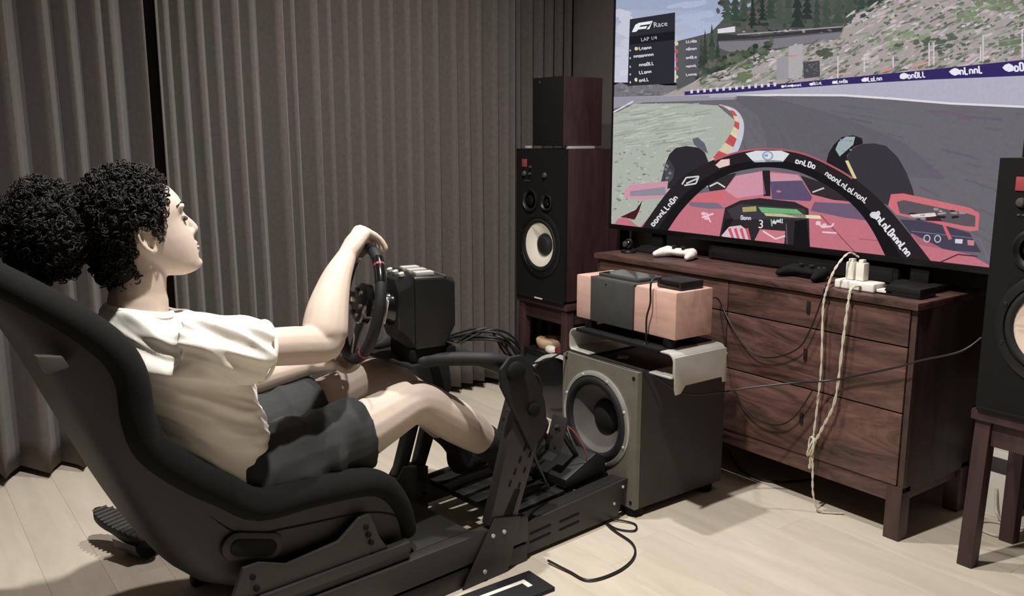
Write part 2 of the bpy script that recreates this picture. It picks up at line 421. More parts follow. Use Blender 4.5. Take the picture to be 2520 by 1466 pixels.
# hillside
P([(300, 500), (480, 420), (640, 345), (900, 260), (1200, 200), (1270, 80), (1500, -20), (1500, -320), (2500, -320), (2500, 330), (480, 500)], (166, 156, 154))
P([(380, 215), (560, 170), (640, 90), (1560, -320), (1700, -100), (1270, 90), (1230, 200), (900, 262), (640, 350), (480, 420), (390, 470)], (84, 86, 84))
P([(390, 230), (470, 205), (500, 300), (500, 420), (420, 440), (385, 430)], (92, 92, 96))
NL()
for i in range(120):
    x = random.uniform(600, 1300); blob(x, random.uniform(-40, 160)-(x-600)*0.04, random.uniform(8, 26), random.uniform(6, 20), random.choice(((66, 74, 66), (52, 58, 54), (98, 94, 94), (88, 86, 82))), 7)
NL()
for i, x in enumerate((650, 690, 735, 780, 830, 870, 915, 965, 1010, 1060, 1110, 1160, 1220, 1280, 1340)):
    top = 20-random.uniform(20, 190)-i*8; b = random.uniform(80, 140); wd = random.uniform(26, 44); c = random.choice(((58, 70, 64), (46, 56, 52), (70, 82, 72)))
    for k in range(6):
        t0 = top+(b-top)*k/6; t1 = top+(b-top)*(k+1.4)/6; hw = wd*(k+1.3)/6
        P([(x, t0), (x+hw, t1), (x-hw*0.9, t1)], c, 0.12)
for i in range(26):
    x = 1380+i*46+random.uniform(-12, 12); b = 60-(x-1300)*0.33+random.uniform(-10, 20); top = b-random.uniform(120, 220); wd = random.uniform(28, 46); c = random.choice(((58, 70, 64), (46, 56, 52), (70, 82, 72)))
    for k in range(6):
        t0 = top+(b-top)*k/6; t1 = top+(b-top)*(k+1.4)/6; hw = wd*(k+1.3)/6
        P([(x, t0), (x+hw, t1), (x-hw*0.9, t1)], c, 0.12)
NL()
# upper road and its barrier
P([(600, 212), (1240, 160), (1225, 198), (900, 250), (660, 268), (590, 240)], (124, 121, 128))
P([(600, 175), (800, 185), (1245, 140), (1238, 165), (800, 208), (600, 215)], (60, 57, 62))
P([(600, 150), (690, 135), (690, 165), (600, 172)], (214, 214, 220))
stroke([(700, 178), (1240, 138)], 6, (160, 156, 160))
for i in range(24): blob(random.uniform(720, 1220), random.uniform(150, 172), 10, 4, random.choice(((40, 38, 42), (170, 166, 170))), 6)
NL()
for i in range(110):
    x = random.uniform(500, 880); blob(x, 400-(x-500)*0.38+random.uniform(-50, 45), random.uniform(10, 26), random.uniform(8, 20), random.choice(((70, 82, 66), (50, 58, 50), (92, 104, 84), (110, 108, 98))), 7)
for x, top, b, wd in ((535, 150, 380, 34), (570, 120, 400, 46), (600, 180, 390, 34), (515, 190, 360, 24)):
    for k in range(8):
        t0 = top+(b-top)*k/8; t1 = top+(b-top)*(k+1.5)/8; hw = wd*(k+1.2)/8
        P([(x, t0), (x+hw, t1), (x-hw, t1)], random.choice(((66, 78, 66), (54, 64, 56))), 0.1)
NL()
def hill_pt():
    while True:
        x = random.uniform(480, 2500); y = random.uniform(-320, 460)
        if y < 470-(x-480)*0.088 and y > 500-(x-300)*0.44 and (x > 1280 or y > 330-(x-480)*0.18): return x, y
HC = ((186, 172, 178), (200, 188, 190), (146, 142, 138), (126, 138, 116), (112, 124, 104), (160, 164, 148), (96, 96, 90), (178, 164, 168))
for i in range(1350):
    x, y = hill_pt(); blob(x, y, random.uniform(10, 40), random.uniform(3, 9), random.choice(HC), 6, 0.3, -0.45+random.uniform(-0.25, 0.25), 0.1)
NL()
for i in range(380):
    x, y = hill_pt(); blob(x, y, random.uniform(5, 16), random.uniform(3, 9), random.choice(((106, 112, 98), (116, 128, 104), (196, 186, 190), (100, 100, 96))), 6, 0.35, -0.3, 0.1)
for (x, y, rx, ry, c) in ((1560, 190, 130, 60, (136, 150, 122)), (1900, 70, 120, 55, (128, 142, 116)), (1720, 235, 120, 48, (88, 98, 84)), (2120, 220, 70, 40, (110, 122, 100)), (730, 390, 40, 26, (108, 118, 92)), (1150, 270, 34, 18, (84, 90, 76)), (2080, 20, 90, 40, (120, 132, 108))):
    for k in range(26): blob(x+random.gauss(0, rx*0.5), y+random.gauss(0, ry*0.45), random.uniform(10, 26), random.uniform(6, 14), c, 7, 0.3, -0.3, 0.14)
NL()
P([(905, 300), (965, 285), (965, 405), (905, 415)], (152, 150, 156)); P([(965, 240), (1040, 225), (1035, 400), (965, 405)], (170, 168, 170))
P([(1040, 320), (1125, 312), (1128, 395), (1045, 405)], (76, 76, 82))
for i in range(14): blob(random.uniform(1045, 1125), random.uniform(320, 395), 7, 5, (120, 120, 130), 5)
stroke([(950, 292), (1010, 285)], 8, (206, 120, 116)); stroke([(1440, 372), (1500, 350)], 12, (212, 140, 130)); stroke([(1600, 345), (1690, 320)], 10, (206, 150, 140)); stroke([(1200, 385), (1290, 375)], 8, (206, 160, 150))
for x, a, b in ((1220, 290, 405), (1356, 280, 372), (1505, 290, 350), (1690, 220, 340), (1714, 220, 335), (1968, 180, 318), (1955, 240, 316), (2170, 150, 300)): stroke([(x, a), (x, b)], 7, (206, 200, 204))
for i in range(3): stroke([(1130, 330+i*20), (1700, 235+i*28), (2300, 150+i*30)], 2.5, (170, 160, 160))
NL()
P([(430, 472), (700, 452), (1000, 425), (1260, 400), (1700, 358), (2180, 308), (2500, 275), (2500, 372), (2180, 392), (1700, 412), (1260, 436), (1000, 462), (700, 478), (430, 492)], (54, 44, 98))
NL()
for i in range(14):
    x = 460+i*33; w_ = 13; y = 474-(x-440)*0.085; P([(x, y-9), (x+w_, y-10), (x+w_, y+8), (x, y+9)], (216, 212, 222))
for x, y, s in ((955, 442, 12), (1005, 439, 12), (1105, 430, 14), (1230, 421, 17), (1395, 408, 22), (1605, 389, 28), (1880, 366, 36), (2165, 345, 40), (2420, 322, 44)):
    blob(x-s*1.6, y+3, s*0.8, s*0.55, (232, 230, 236), 8, 0.2)
    scrawl(x-s*0.9, y+s*0.55, s*3.4, -s*0.3, s*1.3, 5, (232, 230, 236), s*0.24)
NL()
# run-off, road, white line
P([(60, 500), (440, 490), (700, 476), (1260, 434), (1700, 410), (2180, 390), (2500, 370), (2500, 620), (60, 620)], (176, 174, 190))
NL()
P([(180, 520), (440, 512), (700, 500), (1000, 492), (1250, 494), (1500, 512), (1800, 538), (2180, 556), (2500, 580), (2500, 1500), (-60, 1500), (-60, 560)], (106, 103, 111))
NL()
for i in range(150):
    x = random.uniform(700, 2250); y = random.uniform(540, 1250); k = (x-560)/700
    a = math.atan2((y-480), (x-640)); l = random.uniform(60, 260)
    stroke([(x, y), (x+l*math.cos(a), y+l*math.sin(a))], random.uniform(4, 14), tuple(v+random.uniform(-7, 7) for v in (103, 100, 108)))
NL()
for i in range(60):
    t = i/60; stroke([(690+t*160, 500+t*6), (820+t*420, 590+t*20), (860+t*700, 700+t*40), (880+t*900, 860+t*60)], 22, tuple(v+random.uniform(-3, 3) for v in (100, 97, 105)))
stroke([(560, 497), (900, 489), (1250, 491), (1500, 508), (1800, 533), (2200, 551), (2500, 575)], 11, (222, 216, 222))
P([(60, 500), (700, 488), (700, 512), (200, 528), (60, 560)], (150, 147, 158))
NL()
# grass verge
P([(-60, 600), (80, 580), (170, 535), (420, 532), (600, 543), (690, 620), (690, 690), (600, 830), (300, 1080), (200, 1180), (-60, 1180)], (170, 176, 166))
NL()
stroke([(60, 580), (110, 553), (165, 522)], 8, (216, 210, 222))
for i in range(220):
    x = random.uniform(40, 660); y = random.uniform(545, 760)
    if x+125 < 640-abs(y-640)*0.45: stroke([(x, y), (x+random.uniform(40, 120), y-random.uniform(4, 22))], random.uniform(3, 8), random.choice(((186, 192, 182), (156, 164, 150), (178, 182, 170), (150, 156, 146))))
for i in range(170):
    x = random.uniform(50, 420); y = random.uniform(750, 1130); blob(x, y, random.uniform(4, 14), random.uniform(2, 7), random.choice(((150, 152, 138), (190, 194, 182), (120, 122, 110), (176, 172, 150))), 6)
NL()
inn = catmull([(596, 540, 0), (650, 560, 0), (684, 605, 0), (684, 650, 0), (648, 720, 0), (596, 790, 0), (545, 850, 0), (480, 930, 0)], 5)
mid_ = catmull([(606, 540, 0), (672, 562, 0), (708, 610, 0), (710, 670, 0), (688, 745, 0), (650, 810, 0), (610, 870, 0), (540, 960, 0)], 5)
out_ = catmull([(616, 538, 0), (690, 562, 0), (731, 615, 0), (736, 680, 0), (716, 755, 0), (682, 820, 0), (640, 880, 0), (570, 970, 0)], 5)
for i in range(len(inn)-1):
    c = (190, 84, 86) if (i//3) % 2 == 0 else (212, 202, 170)
    P([inn[i].xy, inn[i+1].xy, mid_[i+1].xy, mid_[i].xy], c, 0.05); P([mid_[i].xy, mid_[i+1].xy, out_[i+1].xy, out_[i].xy], (196, 196, 210), 0.04)
NL()
# front tyres
P([(310, 930), (330, 850), (352, 795), (385, 762), (440, 752), (500, 760), (535, 785), (556, 840), (545, 900), (470, 960), (310, 975)], (46, 44, 48))
P([(470, 715), (500, 708), (535, 740), (552, 790), (520, 775), (480, 745)], (96, 100, 108)); P([(310, 930), (330, 850), (352, 820), (380, 870), (370, 920), (330, 960)], (86, 88, 96))
P([(1290, 960), (1262, 830), (1285, 770), (1340, 742), (1410, 738), (1470, 752), (1530, 810), (1575, 890), (1605, 970), (1620, 1030), (1540, 1080), (1380, 1020)], (58, 55, 60))
P([(1158, 850), (1172, 790), (1200, 745), (1240, 706), (1300, 697), (1345, 712), (1350, 738), (1300, 758), (1268, 800), (1268, 850), (1320, 930), (1300, 950), (1200, 880)], (36, 34, 38))
NL()
P([(1208, 770), (1225, 730), (1262, 704), (1310, 704), (1300, 745), (1260, 780), (1230, 806)], (156, 170, 176)); P([(1258, 828), (1274, 826), (1318, 918), (1302, 922)], (216, 204, 148))
for i in range(10): blob(random.uniform(1225, 1290), random.uniform(715, 780), 8, 5, (120, 140, 150), 6)
for i in range(10): blob(random.uniform(318, 375), random.uniform(840, 920), 7, 6, random.choice(((150, 110, 110), (120, 124, 130))), 6)
NL()
# bodywork
RED = (192, 114, 126); PINK = (204, 146, 164)
P([(120, 985), (150, 952), (345, 932), (340, 1020), (200, 1028), (125, 1020)], PINK); P([(60, 1165), (90, 1125), (130, 1118), (190, 1165), (200, 1190), (60, 1190)], RED)
P([(200, 1170), (260, 1105), (450, 1005), (640, 975), (690, 910), (840, 878), (1020, 900), (1085, 1000), (1300, 1045), (1500, 1150), (1600, 1330), (1500, 1420), (200, 1300)], RED)
P([(1600, 1200), (1760, 1280), (1900, 1310), (2010, 1370), (2200, 1500), (1600, 1500)], RED)
P([(1540, 1130), (1700, 1140), (1900, 1200), (1960, 1300), (1800, 1290), (1640, 1260)], (70, 66, 84))
P([(1494, 1000), (1560, 996), (1900, 1070), (1950, 1098), (1945, 1185), (1905, 1192), (1520, 1105), (1480, 1060)], (204, 112, 118))
P([(100, 1118), (180, 1080), (215, 1030), (195, 1090), (175, 1130)], (70, 30, 36))
NL()
P([(150, 985), (330, 962), (335, 1005), (150, 1010)], (140, 136, 150)); P([(1525, 1040), (1560, 1030), (1890, 1100), (1930, 1112), (1928, 1168), (1880, 1165), (1540, 1098)], (92, 86, 92))
P([(540, 925), (700, 890), (640, 975), (560, 985)], (52, 46, 50)); P([(1030, 905), (1160, 945), (1330, 1040), (1200, 1030), (1085, 1000)], (52, 46, 50))
P([(640, 980), (695, 905), (830, 882), (850, 1000), (700, 1020)], PINK); P([(870, 890), (1010, 900), (1040, 930), (875, 935)], PINK)
P([(872, 934), (1032, 926), (1088, 1015), (1080, 1036), (882, 1026)], (92, 80, 108))
P([(832, 878), (872, 878), (874, 1010), (838, 1010)], (40, 36, 40))
P([(450, 1015), (630, 985), (650, 1020), (600, 1050), (430, 1060)], (206, 108, 118))
NL()
stroke([(560, 960), (600, 940), (640, 965)], 8, (214, 206, 210)); stroke([(1090, 990), (1150, 968)], 8, (200, 196, 200)); blob(915, 985, 14, 6, (200, 110, 120))
P([(450, 1040), (600, 1045), (640, 1075), (560, 1075), (460, 1062)], (120, 110, 130)); P([(1100, 1040), (1300, 1050), (1400, 1140), (1250, 1120), (1080, 1085)], (110, 92, 116))
for i in range(16): blob(random.uniform(1560, 1900), random.uniform(1085, 1125)+random.uniform(-10, 10), random.uniform(10, 30), random.uniform(4, 8), random.choice(((40, 36, 40), (176, 170, 176), (150, 140, 146))), 6)
P([(1590, 1105), (1720, 1095), (1730, 1112), (1620, 1128)], (226, 214, 212)); P([(1600, 1120), (1740, 1115), (1760, 1140), (1640, 1135)], (60, 40, 46))
P([(640, 1070), (720, 1032), (820, 1020), (1000, 1040), (1070, 1075), (1078, 1290), (940, 1270), (610, 1225)], (46, 42, 46))
stroke([(1130, 1105), (1310, 1300)], 4, (120, 60, 70)); stroke([(1330, 1230), (1600, 1255)], 4, (150, 90, 110))
for x, y in ((1680, 1228), (1735, 1230)):
    stroke([(x+16*math.cos(a*0.7), y+18*math.sin(a*0.7)) for a in range(10)], 5, (196, 200, 206))
P([(1825, 1230), (1865, 1232), (1862, 1255), (1825, 1252)], (206, 206, 214)); P([(1888, 1235), (1925, 1238), (1922, 1265), (1890, 1262)], (200, 130, 130))
P([(1760, 1160), (1775, 1158), (1810, 1230), (1792, 1235)], (212, 100, 108))
stroke([(1750, 1350), (1840, 1310), (1940, 1320)], 7, (80, 50, 60))
stroke([(1600, 1190), (1950, 1230), (2000, 1340)], 4, (120, 114, 130))
NL()
P([(650, 1080), (720, 1050), (1050, 1075), (1060, 1130), (680, 1130)], (62, 58, 64)); P([(810, 1066), (1010, 1078), (1042, 1104), (830, 1094)], (128, 206, 138)); P([(838, 1096), (1130, 1110), (1136, 1128), (850, 1112)], (220, 216, 176))
P([(728, 1068), (800, 1062), (802, 1088), (732, 1092)], (196, 186, 120))
P([(620, 1215), (660, 1168), (720, 1160), (760, 1190), (775, 1240), (640, 1222)], (214, 190, 200)); P([(820, 1180), (950, 1190), (945, 1255), (790, 1240)], (196, 120, 132))
P([(640, 1130), (690, 1120), (660, 1170), (625, 1205)], (30, 28, 30)); P([(1000, 1140), (1060, 1130), (1075, 1285), (990, 1275)], (26, 24, 26))
NL()
for k in range(4): P([(655+k*30, 1180), (668+k*30, 1172), (690+k*28, 1235), (676+k*28, 1233)], (200, 90, 106))
stroke([(835, 1190), (900, 1230), (950, 1215)], 8, (226, 206, 210)); stroke([(955, 1150), (960, 1260)], 6, (90, 86, 92))
text('3', 808, 1174, 1, 0.06, 62, (232, 230, 236))
for x, y, w_ in ((720, 1120, 55), (885, 1140, 18), (905, 1135, 36)): scrawl(x, y+10, w_, 3, 26, 4, (206, 206, 214), 5)
stroke([(878, 1130), (882, 1165)], 6, (120, 206, 150))
for x, y in ((530, 1100), (545, 1125), (1120, 1150), (1150, 1160)): blob(x, y, 14, 10, (226, 190, 200), 7)
stroke([(520, 1120), (580, 1100)], 9, (226, 200, 208)); stroke([(545, 1095), (565, 1145)], 7, (226, 200, 208))
stroke([(1112, 1140), (1140, 1170), (1190, 1165), (1200, 1150)], 9, (226, 200, 208)); stroke([(1140, 1195), (1215, 1200)], 8, (226, 200, 208))
NL()
# halo arch over the cockpit
ho = catmull([(205, 1180, 0), (330, 1005, 0), (430, 905, 0), (560, 832, 0), (680, 786, 0), (780, 767, 0), (870, 763, 0), (960, 770, 0), (1060, 793, 0), (1180, 845, 0), (1300, 915, 0), (1400, 995, 0), (1500, 1095, 0), (1600, 1215, 0), (1720, 1370, 0), (1760, 1430, 0)], 5)
hi = catmull([(330, 1210, 0), (400, 1105, 0), (480, 1015, 0), (565, 945, 0), (670, 893, 0), (780, 868, 0), (862, 862, 0), (950, 870, 0), (1040, 893, 0), (1140, 942, 0), (1240, 1005, 0), (1330, 1090, 0), (1395, 1180, 0), (1445, 1275, 0), (1490, 1370, 0), (1510, 1430, 0)], 5)
for i in range(len(ho)-1): P([ho[i].xy, ho[i+1].xy, hi[i+1].xy, hi[i].xy], (40, 36, 40))
NL()
for i in range(len(ho)-1):
    if 15 < i < 50: P([ho[i].xy, ho[i+1].xy, ho[i+1].lerp(hi[i+1], 0.09).xy, ho[i].lerp(hi[i], 0.09).xy], (176, 92, 104))
    P([ho[i].lerp(hi[i], 0.62).xy, ho[i+1].lerp(hi[i+1], 0.62).xy, hi[i+1].xy, hi[i].xy], (28, 25, 28))
P([(745, 790), (800, 776), (930, 776), (972, 792), (938, 834), (790, 836)], (214, 218, 222)); P([(590, 850), (620, 822), (664, 818), (664, 850), (610, 866)], (226, 198, 190))
NL()
stroke([(860+26*math.cos(a*0.7), 802+22*math.sin(a*0.7)) for a in range(10)], 8, (140, 160, 186)); blob(852, 800, 10, 8, (140, 160, 186))
scrawl(1000, 838, 105, 32, 34, 5, (226, 224, 230), 7); scrawl(1152, 900, 215, 150, 36, 13, (226, 224, 230), 6); scrawl(1400, 1110, 180, 215, 48, 12, (226, 224, 230), 9)
blob(1412, 1105, 24, 18, (206, 206, 212)); scrawl(270, 1168, 130, -150, 34, 9, (220, 218, 224), 7)
stroke([(418, 950), (440, 915), (505, 908), (490, 945), (430, 955)], 8, (206, 204, 210)); stroke([(440, 945), (500, 918)], 8, (206, 204, 210))
NL()
# timing board
P([(150, 100), (383, 64), (379, 430), (138, 443)], (46, 46, 54))
NL()
P([(148, 190), (382, 160), (381, 205), (147, 232)], (30, 29, 36))
NL()
# slanted racing emblem
P([(160, 166), (178, 128), (196, 118), (262, 108), (254, 124), (206, 131), (198, 140), (240, 134), (232, 148), (194, 152), (182, 164)], (236, 236, 240))
P([(236, 152), (256, 126), (268, 108), (262, 108), (250, 150)], (236, 236, 240))
text('Race', 272, 142, 1, -0.13, 38, (220, 220, 226))
text('LAP 1/4', 208, 214, 1, -0.14, 26, (206, 206, 212))
for y, n in ((252, 5), (292, 8), (336, 6), (376, 5), (416, 4)):
    scrawl(198 if n < 8 else 170, y+6, n*13, -n*1.4, 20, n, (214, 214, 220), 4.5)
    blob(152, y+8, 4, 6, (200, 200, 206), 6)
blob(183, 252, 9, 9, (222, 206, 150), 8); blob(181, 411, 9, 9, (222, 206, 150), 8)
for y, c in ((224, (214, 200, 150)), (265, (190, 90, 96)), (310, (190, 90, 96)), (352, (190, 90, 96)), (396, (206, 196, 150))): blob(390, y, 9, 13, c, 7)
P([(438, 215), (500, 205), (500, 395), (436, 405)], (86, 84, 90))
NL()
for y in (222, 260, 304, 348, 392): scrawl(440, y, 56, -5, 16, 5, (200, 200, 206), 4.5)
scr_me = bpy.data.meshes.new('screen'); scr_me.from_pydata(SV, [], SF)
ca = scr_me.color_attributes.new('print', 'FLOAT_COLOR', 'CORNER')
cols = []
for pl, c in zip(scr_me.polygons, SCOL): cols += [c[0], c[1], c[2], 1.0]*pl.loop_total
ca.data.foreach_set('color', cols)
sm = bpy.data.materials.new('lit_screen'); sm.use_nodes = True; nt = sm.node_tree; nt.nodes.clear()
at = nt.nodes.new('ShaderNodeAttribute'); at.attribute_name = 'print'
tc = nt.nodes.new('ShaderNodeTexCoord'); nz = nt.nodes.new('ShaderNodeTexNoise'); nz.inputs['Scale'].default_value = 90; nz.inputs['Detail'].default_value = 4
mr = nt.nodes.new('ShaderNodeMapRange'); mr.inputs['To Min'].default_value = 0.90; mr.inputs['To Max'].default_value = 1.10
mx = nt.nodes.new('ShaderNodeVectorMath'); mx.operation = 'SCALE'
em = nt.nodes.new('ShaderNodeEmission'); em.inputs['Strength'].default_value = 1.0*2**(-EXPO); ou = nt.nodes.new('ShaderNodeOutputMaterial')
nt.links.new(tc.outputs['Object'], nz.inputs['Vector']); nt.links.new(nz.outputs['Fac'], mr.inputs['Value'])
nt.links.new(at.outputs['Color'], mx.inputs[0]); nt.links.new(mr.outputs[0], mx.inputs['Scale']); nt.links.new(mx.outputs[0], em.inputs['Color']); nt.links.new(em.outputs[0], ou.inputs['Surface'])
scr_me.materials.append(sm)
so = bpy.data.objects.new('screen', scr_me); COL.objects.link(so); so.parent = tv
so['label'] = 'lit screen with cockpit view of a red racing car on a track'

# ------------------------------------------------------------------ monitor speakers on stools
def monitor(loc, label, cone, wy, dx, hz, group):
    """front faces -X; origin at base, front, low-Y corner"""
    t = empty('monitor_speaker', loc); tag(t, label, 'speaker', group)
    MB().box(0.062, dx, 0.0, wy, 0.012, hz).plate_hole(0.0145, 0.0621, 0.0, wy, 0.012, hz, wy*0.5, hz*0.37, 0.121).build('cabinet', 'redwood', t)
    MB().plate_hole(0.0, 0.0142, 0.0, wy, 0.012, hz, wy*0.5, hz*0.37, 0.122).build('baffle', 'matte', t)
    MB().box(-0.004, dx-0.02, 0.004, wy-0.004, 0.0, 0.012).build('plinth', 'matte', t, 0.003)
    yc = wy*0.5; zc = hz*0.37
    MB().lathe([(0.150, 0), (0.150, 0.004), (0.143, 0.008), (0.125, 0.008), (0.122, 0.001)], (0, yc, zc), (-1, 0, 0), 40, True).build('woofer_frame', 'black', t, 0, 2, 35)
    MB().lathe([(0.123, 0.002), (0.118, 0.009), (0.108, 0.009), (0.103, 0.004), (0.1, 0.003)], (0, yc, zc), (-1, 0, 0), 40, True).build('surround', 'rubber', t, 0, 2, 60)
    wc = MB().lathe([(0.108, 0.002), (0.103, 0.004), (0.048, -0.036), (0.040, -0.036)], (0, yc, zc), (-1, 0, 0), 40, True).build('cone', cone, t, 0, 2, 60)
    MB().lathe([(0.050, -0.040), (0.050, -0.030), (0.045, -0.020), (0.03, -0.012), (0.004, -0.009)], (0, yc, zc), (-1, 0, 0), 32).build('dust_cap', 'rubber', wc, 0, 2, 60)
    for k in range(8):
        a = 2*math.pi*(k+0.5)/8
        MB().lathe([(0.006, 0.007), (0.006, 0.010), (0.004, 0.011)], (0, yc+0.134*math.cos(a), zc+0.134*math.sin(a)), (-1, 0, 0), 8).build('screw', 'black', t)
    for (y, z, r) in ((wy*0.70, hz*0.66, 0.055), (wy*0.36, hz*0.655, 0.040)):
        d = MB().lathe([(r, 0), (r, 0.006), (r*0.86, 0.009), (r*0.78, 0.003), (r*0.5, -0.004)], (0, y, z), (-1, 0, 0), 28).build('driver', 'black', t, 0, 2, 40)
        MB().lathe([(r*0.5, -0.003), (r*0.45, 0.004), (r*0.2, 0.010), (0.002, 0.011)], (0, y, z), (-1, 0, 0), 24).build('dome', 'gloss', d)
    MB().box(-0.003, 0.0, wy*0.82-0.018, wy*0.82+0.018, hz*0.905-0.018, hz*0.905+0.018).build('badge', 'red', t, 0.002)
    for (y, z, r) in ((wy*0.82, hz*0.835, 0.013), (wy*0.40, hz*0.83, 0.013), (wy*0.70, hz*0.835, 0.006), (wy*0.69, hz*0.88, 0.006)):
        MB().lathe([(r, 0), (r, 0.004), (r*0.7, 0.010), (r*0.2, 0.011)], (0, y, z), (-1, 0, 0), 16).build('knob', 'grey', t)
    for k in range(4): MB().box(-0.002, 0.0, wy*0.80-0.03+k*0.012, wy*0.80-0.022+k*0.012, hz*0.785, hz*0.793).build('lettering', 'grey', t)
    for k in range(6): MB().box(-0.0055, -0.004, yc+0.024-k*0.010, yc+0.031-k*0.010, 0.003, 0.0095).build('lettering', 'white', t)
    return t
def stool(loc, label, wy, dx, h, group):
    t = empty('speaker_stool', loc); tag(t, label, 'stool', group)
    MB().box(-0.01, dx+0.01, -0.01, wy+0.01, h-0.03, h).build('seat_board', 'redwood', t, 0.005)
    q = 0.042
    for x in (0.0, dx-q):
        for y in (0.0, wy-q):
            lx = 0.012 if x else -0.012; ly = 0.008 if y else -0.008
            vs = [(x, y), (x+q, y), (x+q, y+q), (x, y+q)]
            m = MB(); m.rows([[(a+lx, b+ly, 0.0) for a, b in vs], [(a, b, h-0.03) for a, b in vs]], True, True); m.build('leg', 'redwood', t, 0.003)
    for y in (0.008, wy-0.03): MB().box(q, dx-q, y, y+0.022, h-0.10, h-0.03).build('apron', 'redwood', t, 0.002)
    for x in (0.008, dx-0.03): MB().box(x, x+0.022, q, wy-q, h-0.10, h-0.03).build('apron', 'redwood', t, 0.002)
    return t
SW, SD, SH = 0.355, 0.33, 0.682
GS = 'pair of monitor speakers beside the television'; GT = 'pair of wooden speaker stools'
stool((2.41, 0.745, 0), 'dark wooden stool carrying the black speaker at the right edge', SW, 0.27, 0.462, GT)
monitor((2.395, 0.742, 0.4625), 'black monitor speaker at the right edge, in front of the television', 'pinkcone', SW, SD, SH, GS)
stool((2.47, 2.925, 0), 'dark wooden stool in the corner under the left monitor speaker', SW, 0.27, 0.462, GT)
monitor((2.45, 2.922, 0.4625), 'black monitor speaker with a white cone, by the curtain', 'cone', SW, SD, SH, GS)
# small bookshelf speaker stacked on the left monitor
bs = empty('bookshelf_speaker', (2.45, 2.955, 1.158)); tag(bs, 'small dark bookshelf speaker with reddish side, stacked on top of the monitor speaker', 'speaker')
MB().box(0.012, 0.235, 0.0, 0.20, 0.0, 0.295).build('cabinet', 'redwood', bs, 0.003)
MB().box(0.0, 0.0125, 0.0, 0.20, 0.0, 0.295).build('grille', 'matte', bs, 0.004)
MB().lathe([(0.006, 0), (0.006, 0.002), (0.003, 0.003)], (0, 0.15, 0.275), (-1, 0, 0), 12).build('badge', 'grey', bs)
for (x, y) in ((0.0, 0.235), (0.035, 0.005)):
    pd = MB().box(2.452+x, 2.452+x+(0.02 if x == 0 else 0.15), 2.945+y*0.0+(0.24 if x == 0 else 0), 2.945+(0.27 if x == 0 else 0.03), 1.1455, 1.157).build('isolation_pad', 'alu', None, 0.002)
    tag(pd, 'light isolation pad under the near corner of the small upper speaker' if x else 'light isolation pad under the far corner of the small upper speaker', 'pad', 'pads between the stacked speakers')
# things kept under the left stool
ub = empty('storage_box', (2.47, 2.975, 0)); tag(ub, 'dark teal storage box under the left speaker stool', 'box')
MB().box(0.0, 0.20, 0.0, 0.255, 0.0, 0.19).build('body', 'teal', ub, 0.006); MB().box(-0.006, 0.206, -0.006, 0.261, 0.19, 0.212).build('lid', 'black', ub, 0.004)
tr = MB().lathe([(0.028, 0), (0.06, 0.002), (0.068, 0.02), (0.07, 0.038), (0.066, 0.044), (0.03, 0.046), (0.028, 0.02)], (2.56, 3.15, 0.2125), (0, 0, 1), 32).build('tape_roll', 'beige', None)
tag(tr, 'beige round tape roll lying on the dark box under the left stool', 'tape roll')
wc_ = MB().rows([[(2.49+0.02*math.cos(a)*k, 3.06+0.035*math.sin(a)*k, z) for a in [i*math.pi/5 for i in range(10)]] for z, k in ((0.2125, 0.8), (0.222, 1.1), (0.236, 1.0), (0.245, 0.55))], True, True).build('cleaning_cloth', 'white', None)
tag(wc_, 'small crumpled white cloth on the dark box under the left stool', 'cloth')
rb = MB().box(2.478, 2.51, 2.978, 3.02, 0.2125, 0.246).build('small_red_box', mat('dark_red_card', (110, 44, 48), 0.6), None, 0.003)
tag(rb, 'tiny dark red box beside the white cloth under the left stool', 'box')

# ------------------------------------------------------------------ subwoofer
sw = empty('subwoofer', (1.865, 1.868, 0)); tag(sw, 'large dark subwoofer cabinet with exposed round driver, standing on the floor before the sideboard', 'subwoofer')
MB().box(0.076, 0.415, 0.0, 0.357, 0.03, 0.48).plate_hole(0.0185, 0.0761, 0.0, 0.357, 0.03, 0.48, 0.187, 0.285, 0.142, 64).build('cabinet', 'subside', sw)
MB().plate_hole(0.0, 0.0182, -0.002, 0.359, 0.03, 0.481, 0.187, 0.285, 0.143, 64).build('baffle', 'subfront', sw)
for x in (0.03, 0.36):
    for y in (0.03, 0.325): MB().lathe([(0.026, 0), (0.03, 0.005), (0.03, 0.03)], (x, y, 0.0), (0, 0, 1), 20).build('foot', 'matte', sw)
dc = (0.0, 0.187, 0.285)
MB().lathe([(0.160, 0), (0.160, 0.004), (0.153, 0.009), (0.146, 0.009), (0.142, 0.003)], dc, (-1, 0, 0), 56, True).build('driver_rim', 'chrome', sw, 0, 2, 40)
MB().lathe([(0.146, 0.002), (0.138, 0.013), (0.128, 0.015), (0.118, 0.011), (0.113, 0.002)], dc, (-1, 0, 0), 56, True).build('surround', 'rubber', sw, 0, 2, 60)
sc_ = MB().lathe([(0.119, 0.0), (0.114, 0.002), (0.056, -0.052), (0.045, -0.054)], dc, (-1, 0, 0), 48, True).build('cone', mat('grey_cone', (120, 116, 110), 0.3, metal=0.3), sw, 0, 2, 60)
MB().lathe([(0.058, -0.058), (0.058, -0.048), (0.050, -0.036), (0.03, -0.026), (0.003, -0.022)], dc, (-1, 0, 0), 32).build('dust_cap', 'rubber', sc_)
for k in range(8):
    a = 2*math.pi*(k+0.5)/8
    MB().lathe([(0.005, 0.008), (0.005, 0.011), (0.003, 0.012)], (0, dc[1]+0.151*math.cos(a), dc[2]+0.151*math.sin(a)), (-1, 0, 0), 8).build('screw', 'alu', sw)
for y in (0.016, 0.341):
    for z in (0.05, 0.46): MB().lathe([(0.006, 0), (0.006, 0.002), (0.004, 0.003)], (0, y, z), (-1, 0, 0), 10).build('grille_socket', 'matte', sw)
